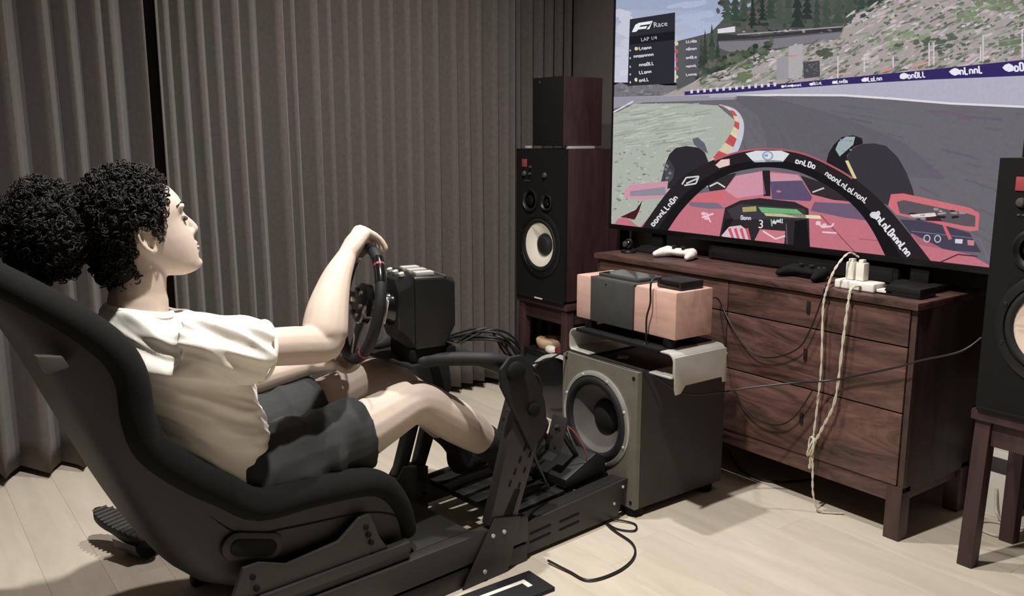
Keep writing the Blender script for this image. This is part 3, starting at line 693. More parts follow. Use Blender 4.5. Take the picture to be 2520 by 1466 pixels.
tag(MB().prism([(1.93, 2.03), (1.955, 2.005), (1.975, 2.02), (1.955, 2.05)], 0.4825, 0.487, 'z').build('metal_clip', 'alu', None, 0.001), 'small shiny metal clip lying on top of the subwoofer', 'clip')
# chrome-rimmed drum of the fan heater standing behind the subwoofer
dr = empty('round_drum', (1.98, 2.40, 0)); tag(dr, 'round glossy drum with a chrome rim on the floor, half hidden left of the subwoofer', 'drum')
MB().lathe([(0.128, 0.0), (0.130, 0.005), (0.130, 0.015), (0.118, 0.018), (0.116, 0.006)], (0.0, 0.0, 0.285), (-1, -0.25, 0.1), 44, True).build('rim', 'alu', dr)
MB().lathe([(0.11, -0.10), (0.126, -0.08), (0.126, 0.0), (0.117, 0.008), (0.06, 0.012), (0.003, 0.013)], (0.0, 0.0, 0.285), (-1, -0.25, 0.1), 44).build('body', 'gloss', dr)
for s in (-1, 1): MB().tube([(0.0, s*0.05, 0.20), (-0.03, s*0.08, 0.09), (-0.05, s*0.10, 0.008)], 0.008, 8).build('leg', 'chrome', dr)
MB().tube([(0.04, 0, 0.20), (0.09, 0, 0.09), (0.11, 0.0, 0.008)], 0.008, 8).build('leg', 'chrome', dr)

# ------------------------------------------------------------------ bent metal riser on the subwoofer
br = empty('metal_riser', (1.885, 1.74, 0.482)); tag(br, 'silver bent-metal riser shelf lying across the subwoofer top', 'riser')
def ribbon(path, t):
    o_ = []; i_ = []
    n = len(path)
    for k in range(n):
        a = Vector(path[max(k-1, 0)]); b = Vector(path[min(k+1, n-1)]); d = (b-a).normalized(); nn = Vector((-d.y, d.x))
        o_.append(tuple(Vector(path[k])+nn*t/2)); i_.append(tuple(Vector(path[k])-nn*t/2))
    return o_+i_[::-1]
def arc(cx, cy, r, a0, a1, n=6): return [(cx+r*math.cos(R(a0+(a1-a0)*k/n)), cy+r*math.sin(R(a0+(a1-a0)*k/n))) for k in range(n+1)]
# profile in (y,z), swept in x ; z=0 is the subwoofer top
pt = arc(0.025, 0.053, 0.025, 180, 90)+arc(0.452, 0.053, 0.025, 90, 0)
MB().prism(ribbon([(0.10, 0.004)]+arc(0.012, 0.016, 0.012, 270, 180)+pt+arc(0.465, 0.016, 0.012, 0, -90)+[(0.38, 0.004)], 0.005), 0.0, 0.235, 'x').build('bent_sheet', 'alu', br, 0.001)
MB().prism([(0.0, 0.07), (0.232, 0.07), (0.236, -0.040), (0.222, -0.040), (0.218, -0.022), (0.05, -0.022), (0.03, -0.044), (0.008, -0.046), (0.004, -0.03)], -0.006, -0.001, 'y').build('end_plate', 'alu', br, 0.001)
MB().box(-0.004, 0.231, 0.055, 0.440, 0.0735, 0.0845).build('dark_pad', 'matte', br, 0.001)
MB().lathe([(0.007, 0), (0.007, 0.014), (0.004, 0.018)], (0.236, 0.012, 0.045), (1, 0, 0), 12).build('bolt', 'alu', br)
# centre speaker on the riser
cs = empty('centre_speaker', (1.915, 1.765, 0.5665)); tag(cs, 'cherry veneer centre speaker with charcoal middle panel, on the metal riser', 'speaker')
MB().box(0.0, 0.165, 0.0, 0.455, 0.028, 0.175).build('cabinet', 'cherry', cs, 0.006)
MB().box(-0.008, 0.002, 0.175, 0.375, 0.030, 0.176).build('middle_grille', 'charcoal', cs, 0.003)
MB().box(-0.004, 0.155, 0.17, 0.38, 0.1745, 0.178).build('grille_cap', 'charcoal', cs, 0.001)
MB().lathe([(0.004, 0), (0.004, 0.002), (0.002, 0.003)], (-0.008, 0.30, 0.165), (-1, 0, 0), 10).build('badge', 'grey', cs)
for x in (0.02, 0.12):
    for y in (0.04, 0.40): MB().lathe([(0.018, 0), (0.02, 0.004), (0.02, 0.028)], (x, y, 0), (0, 0, 1), 16).build('foot', 'matte', cs)
sb_ = empty('set_top_box', (1.945, 1.775, 0.7425)); tag(sb_, 'small flat black box on the right end of the cherry speaker', 'box')
MB().box(0, 0.10, 0.0, 0.10, 0, 0.026).build('case', 'black', sb_, 0.004); MB().box(-0.001, 0.002, 0.01, 0.09, 0.006, 0.018).build('front_panel', 'gloss', sb_, 0.0005)
for k in range(3): MB().box(-0.002, 0.0, 0.075+k*0.006, 0.078+k*0.006, 0.010, 0.013).build('indicator', 'grey', sb_)
rm = empty('remote_tray', (1.935, 1.945, 0.745)); tag(rm, 'thin dark tablet lying on the middle of the cherry speaker', 'tablet')
MB().prism(rrect(0.06, 0.10, 0.115, 0.19, 0.012), 0, 0.010, 'z').build('case', 'charcoal', rm, 0.002); MB().prism(rrect(0.06, 0.10, 0.100, 0.172, 0.006), 0.0101, 0.0112, 'z').build('glass', 'gloss', rm)

# ------------------------------------------------------------------ small things on the sideboard
def controller(loc, rz, m, label, cat='game controller'):
    t = empty('game_controller', loc, rz); tag(t, label, cat, 'game controllers on the sideboard')
    b = MB(); b.ball((0, 0, 0.022), (0.028, 0.062, 0.016)); b.ball((0, -0.045, 0.022), (0.03, 0.03, 0.018)); b.ball((0, 0.045, 0.022), (0.03, 0.03, 0.018))
    for s in (-1, 1): b.tube([(0.0, s*0.055, 0.022), (-0.03, s*0.068, 0.018), (-0.06, s*0.074, 0.014)], [0.022, 0.018, 0.012], 10, True, True)
    o = b.build('shell', m, t); voxel(o, 0.003, 4)
    for (x, y) in ((-0.012, 0.022), (-0.012, -0.022)): MB().lathe([(0.006, 0), (0.006, 0.008), (0.010, 0.010), (0.009, 0.014)], (x, y, 0.034), (0, 0, 1), 14).build('thumbstick', 'rubber', t)
    for k in range(4):
        a = k*math.pi/2; MB().lathe([(0.005, 0), (0.005, 0.004), (0.003, 0.005)], (0.008+0.011*math.cos(a), -0.046+0.011*math.sin(a), 0.036), (0, 0, 1), 10).build('button', 'grey', t)
    d = MB(); d.box(0.0, 0.016, 0.043, 0.049, 0.034, 0.040).box(0.005, 0.011, 0.038, 0.054, 0.034, 0.040); d.build('direction_pad', 'rubber', t)
    return t
controller((2.545, 2.335, 0.7325), R(8), 'white', 'white game controller on the sideboard under the left part of the television')
controller((2.520, 1.735, 0.7325), R(-6), 'matte', 'black game controller on the sideboard, left of the white charger')
kb = empty('webcam', (2.495, 2.57, 0.7325)); tag(kb, 'small round black device on the sideboard beneath the left screen corner', 'device')
MB().lathe([(0.03, 0), (0.032, 0.004), (0.03, 0.01), (0.01, 0.014)], (0, 0, 0), (0, 0, 1), 20).build('base', 'black', kb); MB().ball((0, 0, 0.034), 0.022).build('head', 'gloss', kb); MB().lathe([(0.012, 0), (0.012, 0.005), (0.008, 0.006)], (-0.019, 0, 0.036), (-1, 0, 0.1), 16).build('lens', 'grey', kb)
sbz = empty('soundbar', (2.61, 1.70, 0.7325)); tag(sbz, 'low black soundbar on the sideboard beneath the television', 'soundbar')
MB().box(0, 0.055, -0.23, 0.55, 0.0, 0.062).build('case', 'matte', sbz, 0.008); MB().box(-0.002, 0.003, -0.21, 0.53, 0.008, 0.054).build('grille', 'charcoal' if False else 'black', sbz, 0.001)
ch = empty('phone_charger', (2.455, 1.50, 0.7325)); tag(ch, 'white power strip with two upright plugs on the sideboard corner', 'power strip')
MB().box(-0.03, 0.035, -0.06, 0.075, 0.0, 0.028).build('strip', 'white', ch, 0.006, 3)
for y in (0.0, 0.034): 
    p_ = MB().box(-0.012, 0.018, y-0.012, y+0.016, 0.029, 0.084).build('plug', 'white', ch, 0.004); MB().box(-0.008, 0.010, y-0.006, y+0.010, 0.084, 0.094).build('cord_collar', 'white', p_, 0.002)
MB().box(-0.02, 0.02, -0.115, -0.062, 0.004, 0.014).build('flat_adapter', 'white', ch, 0.003)
bk = empty('dark_case', (2.435, 1.30, 0.7325)); tag(bk, 'flat black case lying right of the white power strip', 'case')
MB().box(0.0, 0.09, 0.0, 0.11, 0, 0.03).build('case_body', 'black', bk, 0.004); MB().box(-0.001, 0.091, -0.001, 0.111, 0.014, 0.016).build('seam', 'matte', bk)

# ------------------------------------------------------------------ cables
def cable(name, pts, r, m, label, group=None, n=8):
    o = MB().tube(catmull(pts, n), r, 8).build(name, m); tag(o, label, 'cable', group); return o
def twisted(name, pts, r, m, label, group=None):
    C = catmull(pts, 10); t = empty(name, C[0]); tag(t, label, 'cable', group); o0 = C[0]
    for ph in (0, math.pi):
        q = []
        for i, p in enumerate(C):
            a = i*0.9+ph; q.append(p-o0+Vector((math.cos(a)*r*0.4, math.sin(a)*r*0.9, 0)))
        MB().tube(q, r*0.75, 7).build('strand', m, t)
    return t
GW = 'white cables hanging down the sideboard front'
twisted('white_cable', [(2.455, 1.515, 0.832), (2.43, 1.535, 0.845), (2.385, 1.548, 0.80), (2.366, 1.560, 0.735), (2.366, 1.569, 0.67), (2.366, 1.562, 0.488), (2.366, 1.567, 0.354), (2.364, 1.573, 0.23), (2.364, 1.567, 0.149), (2.366, 1.56, 0.06), (2.38, 1.54, 0.008), (2.43, 1.49, 0.006)], 0.0028, 'whitecable', 'left white cable looping up from the charger plugs and down to the floor', GW)
twisted('white_cable', [(2.425, 1.485, 0.75), (2.380, 1.484, 0.748), (2.368, 1.484, 0.72), (2.366, 1.492, 0.594), (2.366, 1.505, 0.396), (2.364, 1.541, 0.294), (2.362, 1.570, 0.22), (2.364, 1.579, 0.145)], 0.0034, 'whitecable', 'right white twisted cable ending at the knot on the sideboard front', GW)
kn = MB()
for k in range(3): kn.tube([(2.358+0.004*math.cos(a), 1.574+0.012*math.cos(a+k), 0.225+0.030*math.sin(a)-0.004*k) for a in [i*math.pi/6 for i in range(13)]], 0.0032, 7)
tag(kn.build('cable_knot', 'whitecable'), 'bundled loop of white cable tied halfway down the sideboard front', 'cable', GW)
GB = 'black cables around the speakers'
cable('black_cable', [(1.875, 2.20, 0.4865), (1.874, 2.05, 0.4865), (1.874, 1.90, 0.488), (1.90, 1.855, 0.480), (2.0, 1.80, 0.41), (2.12, 1.76, 0.40), (2.2, 1.70, 0.415), (2.28, 1.60, 0.44), (2.36, 1.514, 0.456), (2.36, 1.319, 0.537), (2.365, 1.249, 0.572), (2.372, 1.14, 0.62), (2.41, 1.105, 0.66)], 0.003, 'blackcable', 'long black cable sagging from the subwoofer across the sideboard to the right speaker', GB)
cable('black_cable', [(2.10, 1.80, 0.70), (2.16, 1.85, 0.68), (2.365, 1.985, 0.64), (2.37, 1.925, 0.557), (2.37, 1.834, 0.481), (2.37, 1.751, 0.477), (2.37, 1.659, 0.523), (2.37, 1.618, 0.584), (2.37, 1.578, 0.70), (2.372, 1.57, 0.742), (2.46, 1.60, 0.742)], 0.0025, 'blackcable', 'thin black cable drooping in a curve over the upper drawers', GB)
cable('black_cable', [(2.368, 1.90, 0.33), (2.37, 1.856, 0.281), (2.37, 1.786, 0.249), (2.37, 1.704, 0.257), (2.37, 1.644, 0.308), (2.37, 1.59, 0.403)], 0.0025, 'blackcable', 'thin black cable curving across the lower drawer', GB)
cable('black_cable', [(1.94, 1.855, 0.772), (1.90, 1.855, 0.765), (1.898, 1.855, 0.70), (1.897, 1.868, 0.65), (1.90, 1.87, 0.58), (1.895, 1.872, 0.566)], 0.003, 'blackcable', 'short black cable hanging down the cherry speaker front from the flat box', GB)
cable('floor_cable', [(1.80, 2.06, 0.02), (1.822, 2.023, 0.008), (1.757, 1.864, 0.006), (1.735, 1.743, 0.006), (1.677, 1.675, 0.006), (1.582, 1.641, 0.006), (1.485, 1.651, 0.006), (1.472, 1.722, 0.006), (1.46, 1.80, 0.01)], 0.0035, 'blackcable', 'black cable lying in a loop on the floor in front of the subwoofer')
cable('floor_cable', [(1.88, 2.02, 0.004), (1.79, 1.93, 0.005), (1.765, 1.85, 0.005), (1.80, 1.80, 0.005), (1.835, 1.84, 0.005), (1.78, 1.92, 0.010)], 0.003, 'blackcable', 'small black cable coil on the floor beneath the subwoofer corner')
cable('floor_cable', [(2.55, 2.07, 0.03), (2.50, 1.98, 0.006), (2.454, 1.907, 0.006), (2.451, 1.815, 0.006), (2.50, 1.76, 0.006), (2.60, 1.72, 0.006)], 0.0035, 'blackcable', 'dark cable on the floor under the sideboard')
cable('black_cable', [(1.47, 1.99, 0.56), (1.60, 2.10, 0.50), (1.75, 2.17, 0.478), (1.85, 2.20, 0.487), (1.876, 2.205, 0.4865)], 0.003, 'blackcable', 'black cable running from the rig to the top of the subwoofer', GB)
# white box behind the right stool
pb = empty('power_adapter_box', (2.80, 1.15, 0)); tag(pb, 'white upright box on the floor behind the right stool', 'box')
MB().box(0.0, 0.05, 0.0, 0.085, 0.0, 0.22).build('case', 'white', pb, 0.005); MB().box(-0.001, 0.002, 0.012, 0.073, 0.15, 0.20).build('panel', 'grey', pb, 0.001)
cable('floor_cable', [(2.795, 1.19, 0.10), (2.77, 1.17, 0.03), (2.72, 1.10, 0.006), (2.66, 1.12, 0.006), (2.68, 1.19, 0.006), (2.75, 1.18, 0.006), (2.78, 1.08, 0.006)], 0.0045, 'whitecable', 'pale cable curled on the floor by the white box')
# ------------------------------------------------------------------ racing cockpit (local axes: u forward, v to the driver's left, z up)
RO, RA = (1.2, 2.12, 0), R(5)
rig = empty('racing_cockpit', RO, RA); tag(rig, 'black racing cockpit frame with bucket seat in the foreground', 'racing rig')
VC = -0.03; HN, HF = -0.27, 0.21        # middle, near and far frame sides
seat = None
ST = [  # bolster edge (u,z), outer back edge (u,z), half width at edge, half width at back
 ((-1.115, 1.010), (-1.125, 0.985), 0.100, 0.085),
 ((-1.060, 0.968), (-1.068, 0.925), 0.130, 0.110),
 ((-0.992, 0.918), (-1.018, 0.862), 0.170, 0.140),
 ((-0.920, 0.860), (-0.978, 0.795), 0.200, 0.165),
 ((-0.862, 0.798), (-0.950, 0.732), 0.212, 0.175),
 ((-0.835, 0.735), (-0.922, 0.662), 0.214, 0.175),
 ((-0.828, 0.655), (-0.890, 0.582), 0.212, 0.178),
 ((-0.805, 0.582), (-0.852, 0.490), 0.210, 0.180),
 ((-0.735, 0.508), (-0.812, 0.400), 0.210, 0.185),
 ((-0.660, 0.448), (-0.762, 0.302), 0.210, 0.190),
 ((-0.580, 0.392), (-0.700, 0.212), 0.212, 0.195),
 ((-0.454, 0.386), (-0.570, 0.168), 0.215, 0.200),
 ((-0.302, 0.370), (-0.390, 0.150), 0.215, 0.200),
 ((-0.238, 0.335), (-0.262, 0.142), 0.215, 0.200),
 ((-0.200, 0.276), (-0.198, 0.155), 0.213, 0.200),
 ((-0.180, 0.212), (-0.168, 0.172), 0.210, 0.200)]
rows = []
for (I, O_, wi, wo) in ST:
    I = Vector((I[0], I[1])); O_ = Vector((O_[0], O_[1])); d = (O_-I)
    r = []
    prof = [(0.0, wi), (0.25, wi*0.99), (0.55, lerp(wi, wo, 0.35)), (0.82, lerp(wi, wo, 0.75)), (0.97, wo*0.90), (1.03, wo*0.70), (1.06, wo*0.35)]
    pts = [(t, -w_) for t, w_ in prof]+[(1.07, 0.0)]+[(t, w_) for t, w_ in prof[::-1]]
    for t, w_ in pts:
        p = I+d*t; r.append((p.x, VC+w_, p.y))
    rows.append(r)
seat_o = MB().rows(rows).build('seat_shell', 'shell', rig, 0, 2, 180)
md = seat_o.modifiers.new('sub', 'SUBSURF'); md.levels = 1; md.render_levels = 1
md = seat_o.modifiers.new('thick', 'SOLIDIFY'); md.thickness = 0.016; md.offset = 0
for s in (-1, 1):
    path = catmull([(I[0]+0.004, VC+s*(wi-0.012), I[1]-0.012) for (I, O_, wi, wo) in ST], 4)
    n = len(path); rr = [0.030+0.010*math.sin(math.pi*i/(n-1)) for i in range(n)]
    MB().tube(path, rr, 14, True, True, (1.15, 0.9)).build('bolster', 'seat_cloth', rig, 0, 2, 180)
    MB().tube(catmull([(lerp(I[0], O_[0], 0.36), VC+s*(lerp(wi, wo, 0.36)+0.008), lerp(I[1], O_[1], 0.36)) for (I, O_, wi, wo) in ST[2:]], 4), 0.0035, 6).build('piping', 'matte', rig)
# padded inner faces
def pad(name, idx, t0, w_, th):
    rr = []
    for k in idx:
        I, O_, wi, wo = ST[k]; p = Vector(I).lerp(Vector(O_), t0); q = Vector(I).lerp(Vector(O_), t0+th)
        a = wo*w_
        rr.append([(p.x, VC-a, p.y), (p.x-0.004, VC-a*0.5, p.y), (p.x-0.004, VC+a*0.5, p.y), (p.x, VC+a, p.y), (q.x, VC+a, q.y), (q.x, VC, q.y), (q.x, VC-a, q.y)])
    o = MB().rows(rr, True, True).build(name, 'seat_cloth', rig, 0, 2, 180)
    m2 = o.modifiers.new('sub', 'SUBSURF'); m2.levels = 1; m2.render_levels = 1
pad('back_cushion', range(1, 8), 0.62, 0.80, 0.28); pad('seat_cushion', range(10, 15), 0.55, 0.85, 0.32)
# headrest side opening and pale strap hole
MB().prism([(-1.00, 0.800), (-0.955, 0.792), (-0.945, 0.770), (-0.985, 0.762)], VC-0.222, VC-0.196).build('harness_slot', 'grey', rig, 0.003)
# oval slot in the near shell side
def tilt(poly, a, c): return [(c[0]+(p[0])*math.cos(a)-p[1]*math.sin(a), c[1]+p[0]*math.sin(a)+p[1]*math.cos(a)) for p in poly]
for vv0, vv1 in ((-0.268, -0.215), (0.150, 0.208)):
    MB().prism(tilt(rrect(0, 0, 0.150, 0.066, 0.032), R(-18), (-0.603, 0.293)), vv0+0.0145, vv1).build('slot_rim', 'shell', rig, 0.006)
    MB().prism(tilt(rrect(0, 0, 0.112, 0.038, 0.018), R(-18), (-0.603, 0.291)), vv0+0.0115, vv1).build('slot_opening', 'matte', rig, 0.001)
# seat brackets and slider rails
for v, s in ((HN, -1), (HF, 1)):
    MB().prism([(-0.675, 0.186), (-0.640, 0.262), (-0.600, 0.262), (-0.535, 0.236), (-0.400, 0.248), (-0.340, 0.290), (-0.310, 0.290), (-0.285, 0.222), (-0.262, 0.186)], v-0.006, v+0.006).build('seat_bracket', 'steel', rig, 0.003)
    for (u, z) in ((-0.62, 0.235), (-0.612, 0.205), (-0.325, 0.262), (-0.318, 0.240), (-0.311, 0.218)): MB().lathe([(0.007, 0), (0.007, 0.004), (0.004, 0.005)], (u, v+s*0.006, z), (0, s, 0), 10).build('bolt', 'matte', rig)
    MB().box(-0.66, -0.20, v-0.016, v+0.012, 0.160, 0.186).build('slider_rail', 'steel', rig, 0.003)
    MB().box(-0.64, -0.20, v-0.010, v+0.010, 0.140, 0.1595).build('slider_track', 'steel_dark', rig, 0.002)
    MB().box(-0.58, 0.20, v-0.022, v+0.018, 0.062, 0.138).build('base_rail', 'steel', rig, 0.005)
    MB().box(-0.58, 0.20, v-0.019, v+0.015, 0.0, 0.055).build('lower_rail', 'steel_dark', rig, 0.005)
for u in (-0.52, -0.24, -0.05): MB().box(u, u+0.05, HN+0.02, HF-0.02, 0.075, 0.125).build('cross_bar', 'steel_dark', rig, 0.004)
MB().box(-0.20, 0.02, HN+0.021, HF-0.021, 0.126, 0.136).build('heel_plate', 'steel_dark', rig, 0.003)
# uprights
for v, s, du in ((HN, -1, 0.0), (HF, 1, 0.03)):
    MB().prism([(-0.045+du, 0.001), (0.115+du, 0.001), (0.165+du, 0.150), (0.070+du, 0.172)], v-0.030, v-0.0225 if s < 0 else v+0.026).build('upright_foot', 'steel', rig, 0.003)
    lo = [(0.055+du, 0.150), (0.150+du, 0.128), (0.262+du, 0.405), (0.232+du, 0.462), (0.150+du, 0.455)]
    if s < 0:
        MB().prism(lo, v-0.022, v+0.014).build('upright_post', 'steel', rig, 0.006)
    else:
        MB().prism([(0.045+du, 0.140), (0.085+du, 0.140), (0.190+du, 0.450), (0.150+du, 0.455)], v-0.022, v+0.014).build('upright_post', 'steel_dark', rig, 0.005)
        MB().prism([(0.115+du, 0.130), (0.150+du, 0.128), (0.262+du, 0.405), (0.220+du, 0.455)], v-0.022, v+0.014).build('upright_post', 'steel_dark', rig, 0.005)
    MB().prism([(0.205+du, 0.330), (0.262+du, 0.395), (0.252+du, 0.470), (0.196+du, 0.590), (0.165+du, 0.618), (0.120+du, 0.618), (0.088+du, 0.590), (0.090+du, 0.540), (0.150+du, 0.430)], v-0.034, v-0.0225 if s < 0 else v+0.030).build('tilt_bracket', 'rubber', rig, 0.004)
    yy = v-0.035 if s < 0 else v+0.031
    for k in range(5):
        f = k/4; u = lerp(0.130, 0.205, f)+du; z = lerp(0.255, 0.375, f)
        if s < 0: MB().prism(tilt(rrect(0, 0, 0.020, 0.007, 0.003), R(66), (u, z)), v-0.0232, v-0.020).build('adjust_hole', 'matte', rig)
    if s < 0:
        for k in range(4):
            u = lerp(0.165, 0.225, k/3); z = lerp(0.24, 0.36, k/3)
            MB().prism(tilt(rrect(0, 0, 0.018, 0.006, 0.003), R(66), (u, z)), v-0.0232, v-0.020).build('adjust_hole', 'matte', rig)
        MB().prism([(0.105, 0.165), (0.138, 0.158), (0.168, 0.228), (0.150, 0.234)], v-0.0236, v-0.020).build('gusset_opening', 'matte', rig, 0.001)
    MB().lathe([(0.030, 0), (0.030, 0.010), (0.024, 0.016), (0.006, 0.018)], (0.138+du, v-0.034 if s < 0 else v+0.030, 0.575), (0, s, 0), 20).build('clamp_knob', 'matte', rig)
    MB().lathe([(0.020, 0), (0.020, 0.008), (0.014, 0.012)], (0.205+du, v-0.034 if s < 0 else v+0.030, 0.455), (0, s, 0), 16).build('clamp_knob', 'matte', rig)
    for (u, z) in ((0.03, 0.03), (0.10, 0.125), (0.06, 0.125)): MB().lathe([(0.006, 0), (0.006, 0.004), (0.003, 0.005)], (u+du, v-0.030 if s < 0 else v+0.026, z), (0, s, 0), 10).build('bolt', 'alu', rig)
    # arm running back to the wheel deck
    MB().tube(catmull([(0.150+du, v, 0.590), (0.08+du, v+(0.02 if s < 0 else -0.02), 0.610), (0.0+du*0.5, VC+s*0.13, 0.606), (-0.05, VC+s*0.11, 0.604)], 6), 0.019, 10, True, True).build('wheel_arm', 'rubber', rig)
MB().tube([(0.17, HN+0.016, 0.560), (0.20, HF-0.024, 0.560)], 0.018, 12).build('cross_tube', 'steel_dark', rig)
MB().box(-0.095, 0.095, VC-0.125, VC+0.125, 0.590, 0.602).build('wheel_deck', 'rubber', rig, 0.004)
# pedal deck: side plates with slots and separate tread bars
for v, s in ((HN, -1), (HF, 1)):
    MB().prism([(0.10, 0.012), (0.60, 0.012), (0.648, 0.128), (0.20, 0.108), (0.165, 0.100)], v-0.008, v+0.006).build('deck_side', 'steel', rig, 0.003)
    if s < 0:
        for k in range(2):
            for q in range(2): MB().prism(tilt(rrect(0, 0, 0.085, 0.007, 0.003), R(2), (0.26+q*0.12, 0.048+k*0.026)), v-0.0092, v-0.006).build('deck_slot', 'matte', rig)
        for u, z in ((0.20, 0.035), (0.58, 0.06), (0.62, 0.105)): MB().lathe([(0.005, 0), (0.005, 0.003), (0.003, 0.004)], (u, v-0.008, z), (0, s, 0), 10).build('bolt', 'alu', rig)
for k in range(7):
    v0 = HN+0.012+k*0.066
    MB().prism([(0.20, 0.092), (0.640, 0.112), (0.640, 0.124), (0.20, 0.104)], v0, v0+0.046).build('tread_bar', 'steel_dark', rig, 0.002)
for u in (0.22, 0.42, 0.62): MB().box(u, u+0.03, HN+0.007, HF-0.007, 0.070+(u-0.2)*0.04, 0.090+(u-0.2)*0.04).build('cross_bar', 'steel_dark', rig, 0.002)
for u, v in ((-0.50, HN), (-0.50, HF)): MB().lathe([(0.022, 0.0), (0.024, 0.004), (0.02, 0.012)], (u, v-0.04 if v < 0 else v+0.04, 0.0), (0, 0, 1), 16).build('rubber_foot', 'rubber', rig)

# ------------------------------------------------------------------ pedals on the deck
pdl = empty('pedal_set', (1.2, 2.12, 0.122), RA); tag(pdl, 'black three-pedal set mounted on the front deck of the cockpit', 'pedals')
MB().prism([(0.44, 0.0), (0.625, 0.008), (0.625, 0.060), (0.58, 0.085), (0.44, 0.03)], VC-0.17, VC+0.17).build('housing', 'black', pdl, 0.006)
for k, v in enumerate((VC-0.115, VC-0.005, VC+0.115)):
    a = MB().tube([(0.55, v, 0.06), (0.50, v, 0.13), (0.455, v, 0.19)], 0.009, 8).build('pedal_arm', 'steel_dark', pdl)
    pd_ = MB().prism([(0.430, 0.110), (0.438, 0.106), (0.478, 0.215), (0.468, 0.218)], v-0.032, v+0.032).build('pedal_face', 'steel', pdl, 0.003)
    for q in range(4): MB().lathe([(0.005, 0), (0.005, 0.003)], (0.436+0.010*q, v-0.012+0.024*(q % 2), 0.128+0.025*q), (-0.94, 0, 0.34), 8).build('grip_stud', 'black', pd_)

MB().tube(catmull([(0.47, VC-0.10, 0.20), (0.50, VC-0.14, 0.17), (0.53, VC-0.17, 0.10), (0.54, VC-0.16, 0.05)], 6), 0.0022, 6).build('red_wire', 'red', pdl)
# ------------------------------------------------------------------ steering wheel and its motor base
WY = R(-14); WC = Vector((-0.170, VC, 0.763)); _wf = Vector((math.cos(WY), math.sin(WY), 0)); WL = Vector((-math.sin(WY), math.cos(WY), 0))
WUP = _wf*math.sin(R(12))+Vector((0, 0, math.cos(R(12)))); WN = _wf*math.cos(R(12))-Vector((0, 0, math.sin(R(12)))); WR = 0.148
def rim(th, rr=WR): return WC+(WUP*math.cos(th)+WL*math.sin(th))*rr      # th = 0 at the top, positive towards the driver's left
wh = empty('steering_wheel', RO, RA); tag(wh, 'black sim steering wheel with boxy motor base on the rig, held by the driver', 'steering wheel')
def rimtube(a0, a1, r, m, name, n=40):
    pts = [rim(a0+(a1-a0)*k/n) for k in range(n+1)]
    return MB().tube(pts, r, 12, True).build(name, m, wh)
rimtube(0, 2*math.pi, 0.0150, 'rubber', 'rim', 64)
for a in (40, 140, -40, -140):
    rimtube(R(a-1.3), R(a+1.3), 0.0158, 'red', 'red_stripe', 4)
rimtube(R(-60), R(-30), 0.0156, 'gloss', 'smooth_grip', 12); rimtube(R(30), R(60), 0.0156, 'gloss', 'smooth_grip', 12)
for a in (90, -90, 180):
    p0 = rim(R(a), 0.035)+WN*0.012; p1 = rim(R(a), 0.142)
    dd = (p1-p0).normalized(); sd_ = dd.cross(WN).normalized()
    rw = []
    for t, hw in ((0, 0.030), (0.5, 0.018), (1, 0.020)):
        c = p0.lerp(p1, t); rw.append([c-sd_*hw-WN*0.004, c+sd_*hw-WN*0.004, c+sd_*hw+WN*0.004, c-sd_*hw+WN*0.004])
    MB().rows(rw, True, True).build('spoke', 'gloss', wh, 0.002)
MB().lathe([(0.055, 0.008), (0.055, -0.012), (0.045, -0.020), (0.01, -0.022)], WC+WN*0.012, WN, 32).build('hub', 'gloss', wh, 0, 2, 40)
for k in range(6):
    a = 2*math.pi*k/6+0.4; c = WC+WN*0.0-WN*0.008+(WUP*math.cos(a)+WL*math.sin(a))*0.036
    MB().lathe([(0.007, 0), (0.007, 0.006), (0.004, 0.008)], c, -WN, 12).build('button', 'white' if k == 1 else 'grey', wh)
for s in (-1, 1):
    c = WC+WN*0.032+WL*s*0.060
    MB().rows([[c+WL*s*x+WUP*z+WN*dn for dn, z in ((-0.002, -h_), (-0.002, h_), (0.002, h_), (0.002, -h_))] for x, h_ in ((0, 0.02), (0.03, 0.035), (0.06, 0.03))], True, True).build('shift_paddle', 'alu', wh, 0.001)
MB().lathe([(0.030, 0.0), (0.032, 0.02), (0.040, 0.03), (0.046, 0.06), (0.05, 0.075)], WC+WN*0.014, WN, 28).build('column', 'gloss', wh, 0, 2, 40)
# motor housing: octagonal nose, boxy rear
def yw(p): q = Vector((p[0]+0.170, p[1]-VC, 0)); return (-0.170+q.x*_wf.x+q.y*WL.x, VC+q.x*_wf.y+q.y*WL.y, p[2])
def ymb(m): m.v = [yw(p) for p in m.v]; return m
def ringbox(u, w_, z0, z1, ch): return [yw(p) for p in ((u, VC-w_, z0+ch), (u, VC-w_+ch, z0), (u, VC+w_-ch, z0), (u, VC+w_, z0+ch), (u, VC+w_, z1-ch), (u, VC+w_-ch, z1), (u, VC-w_+ch, z1), (u, VC-w_, z1-ch))]
MB().rows([ringbox(-0.088, 0.066, 0.665, 0.825, 0.03), ringbox(-0.060, 0.086, 0.640, 0.840, 0.03), ringbox(-0.050, 0.090, 0.636, 0.844, 0.014)], True, True).build('motor_nose', 'black', wh, 0.004)
MB().rows([ringbox(-0.050, 0.094, 0.640, 0.838, 0.006), ringbox(0.035, 0.092, 0.640, 0.834, 0.006), ringbox(0.068, 0.086, 0.690, 0.826, 0.012)], True, True).build('motor_case', 'black', wh, 0.006)
ymb(MB().box(-0.060, 0.070, VC-0.085, VC+0.085, 0.6025, 0.640)).build('clamp_foot', 'matte', wh, 0.006)
for k in range(3): ymb(MB().box(-0.040+k*0.001, 0.012, VC-0.078+k*0.052, VC-0.078+k*0.052+0.030, 0.836, 0.8475)).build('cooling_vent', 'alu', wh, 0.003)
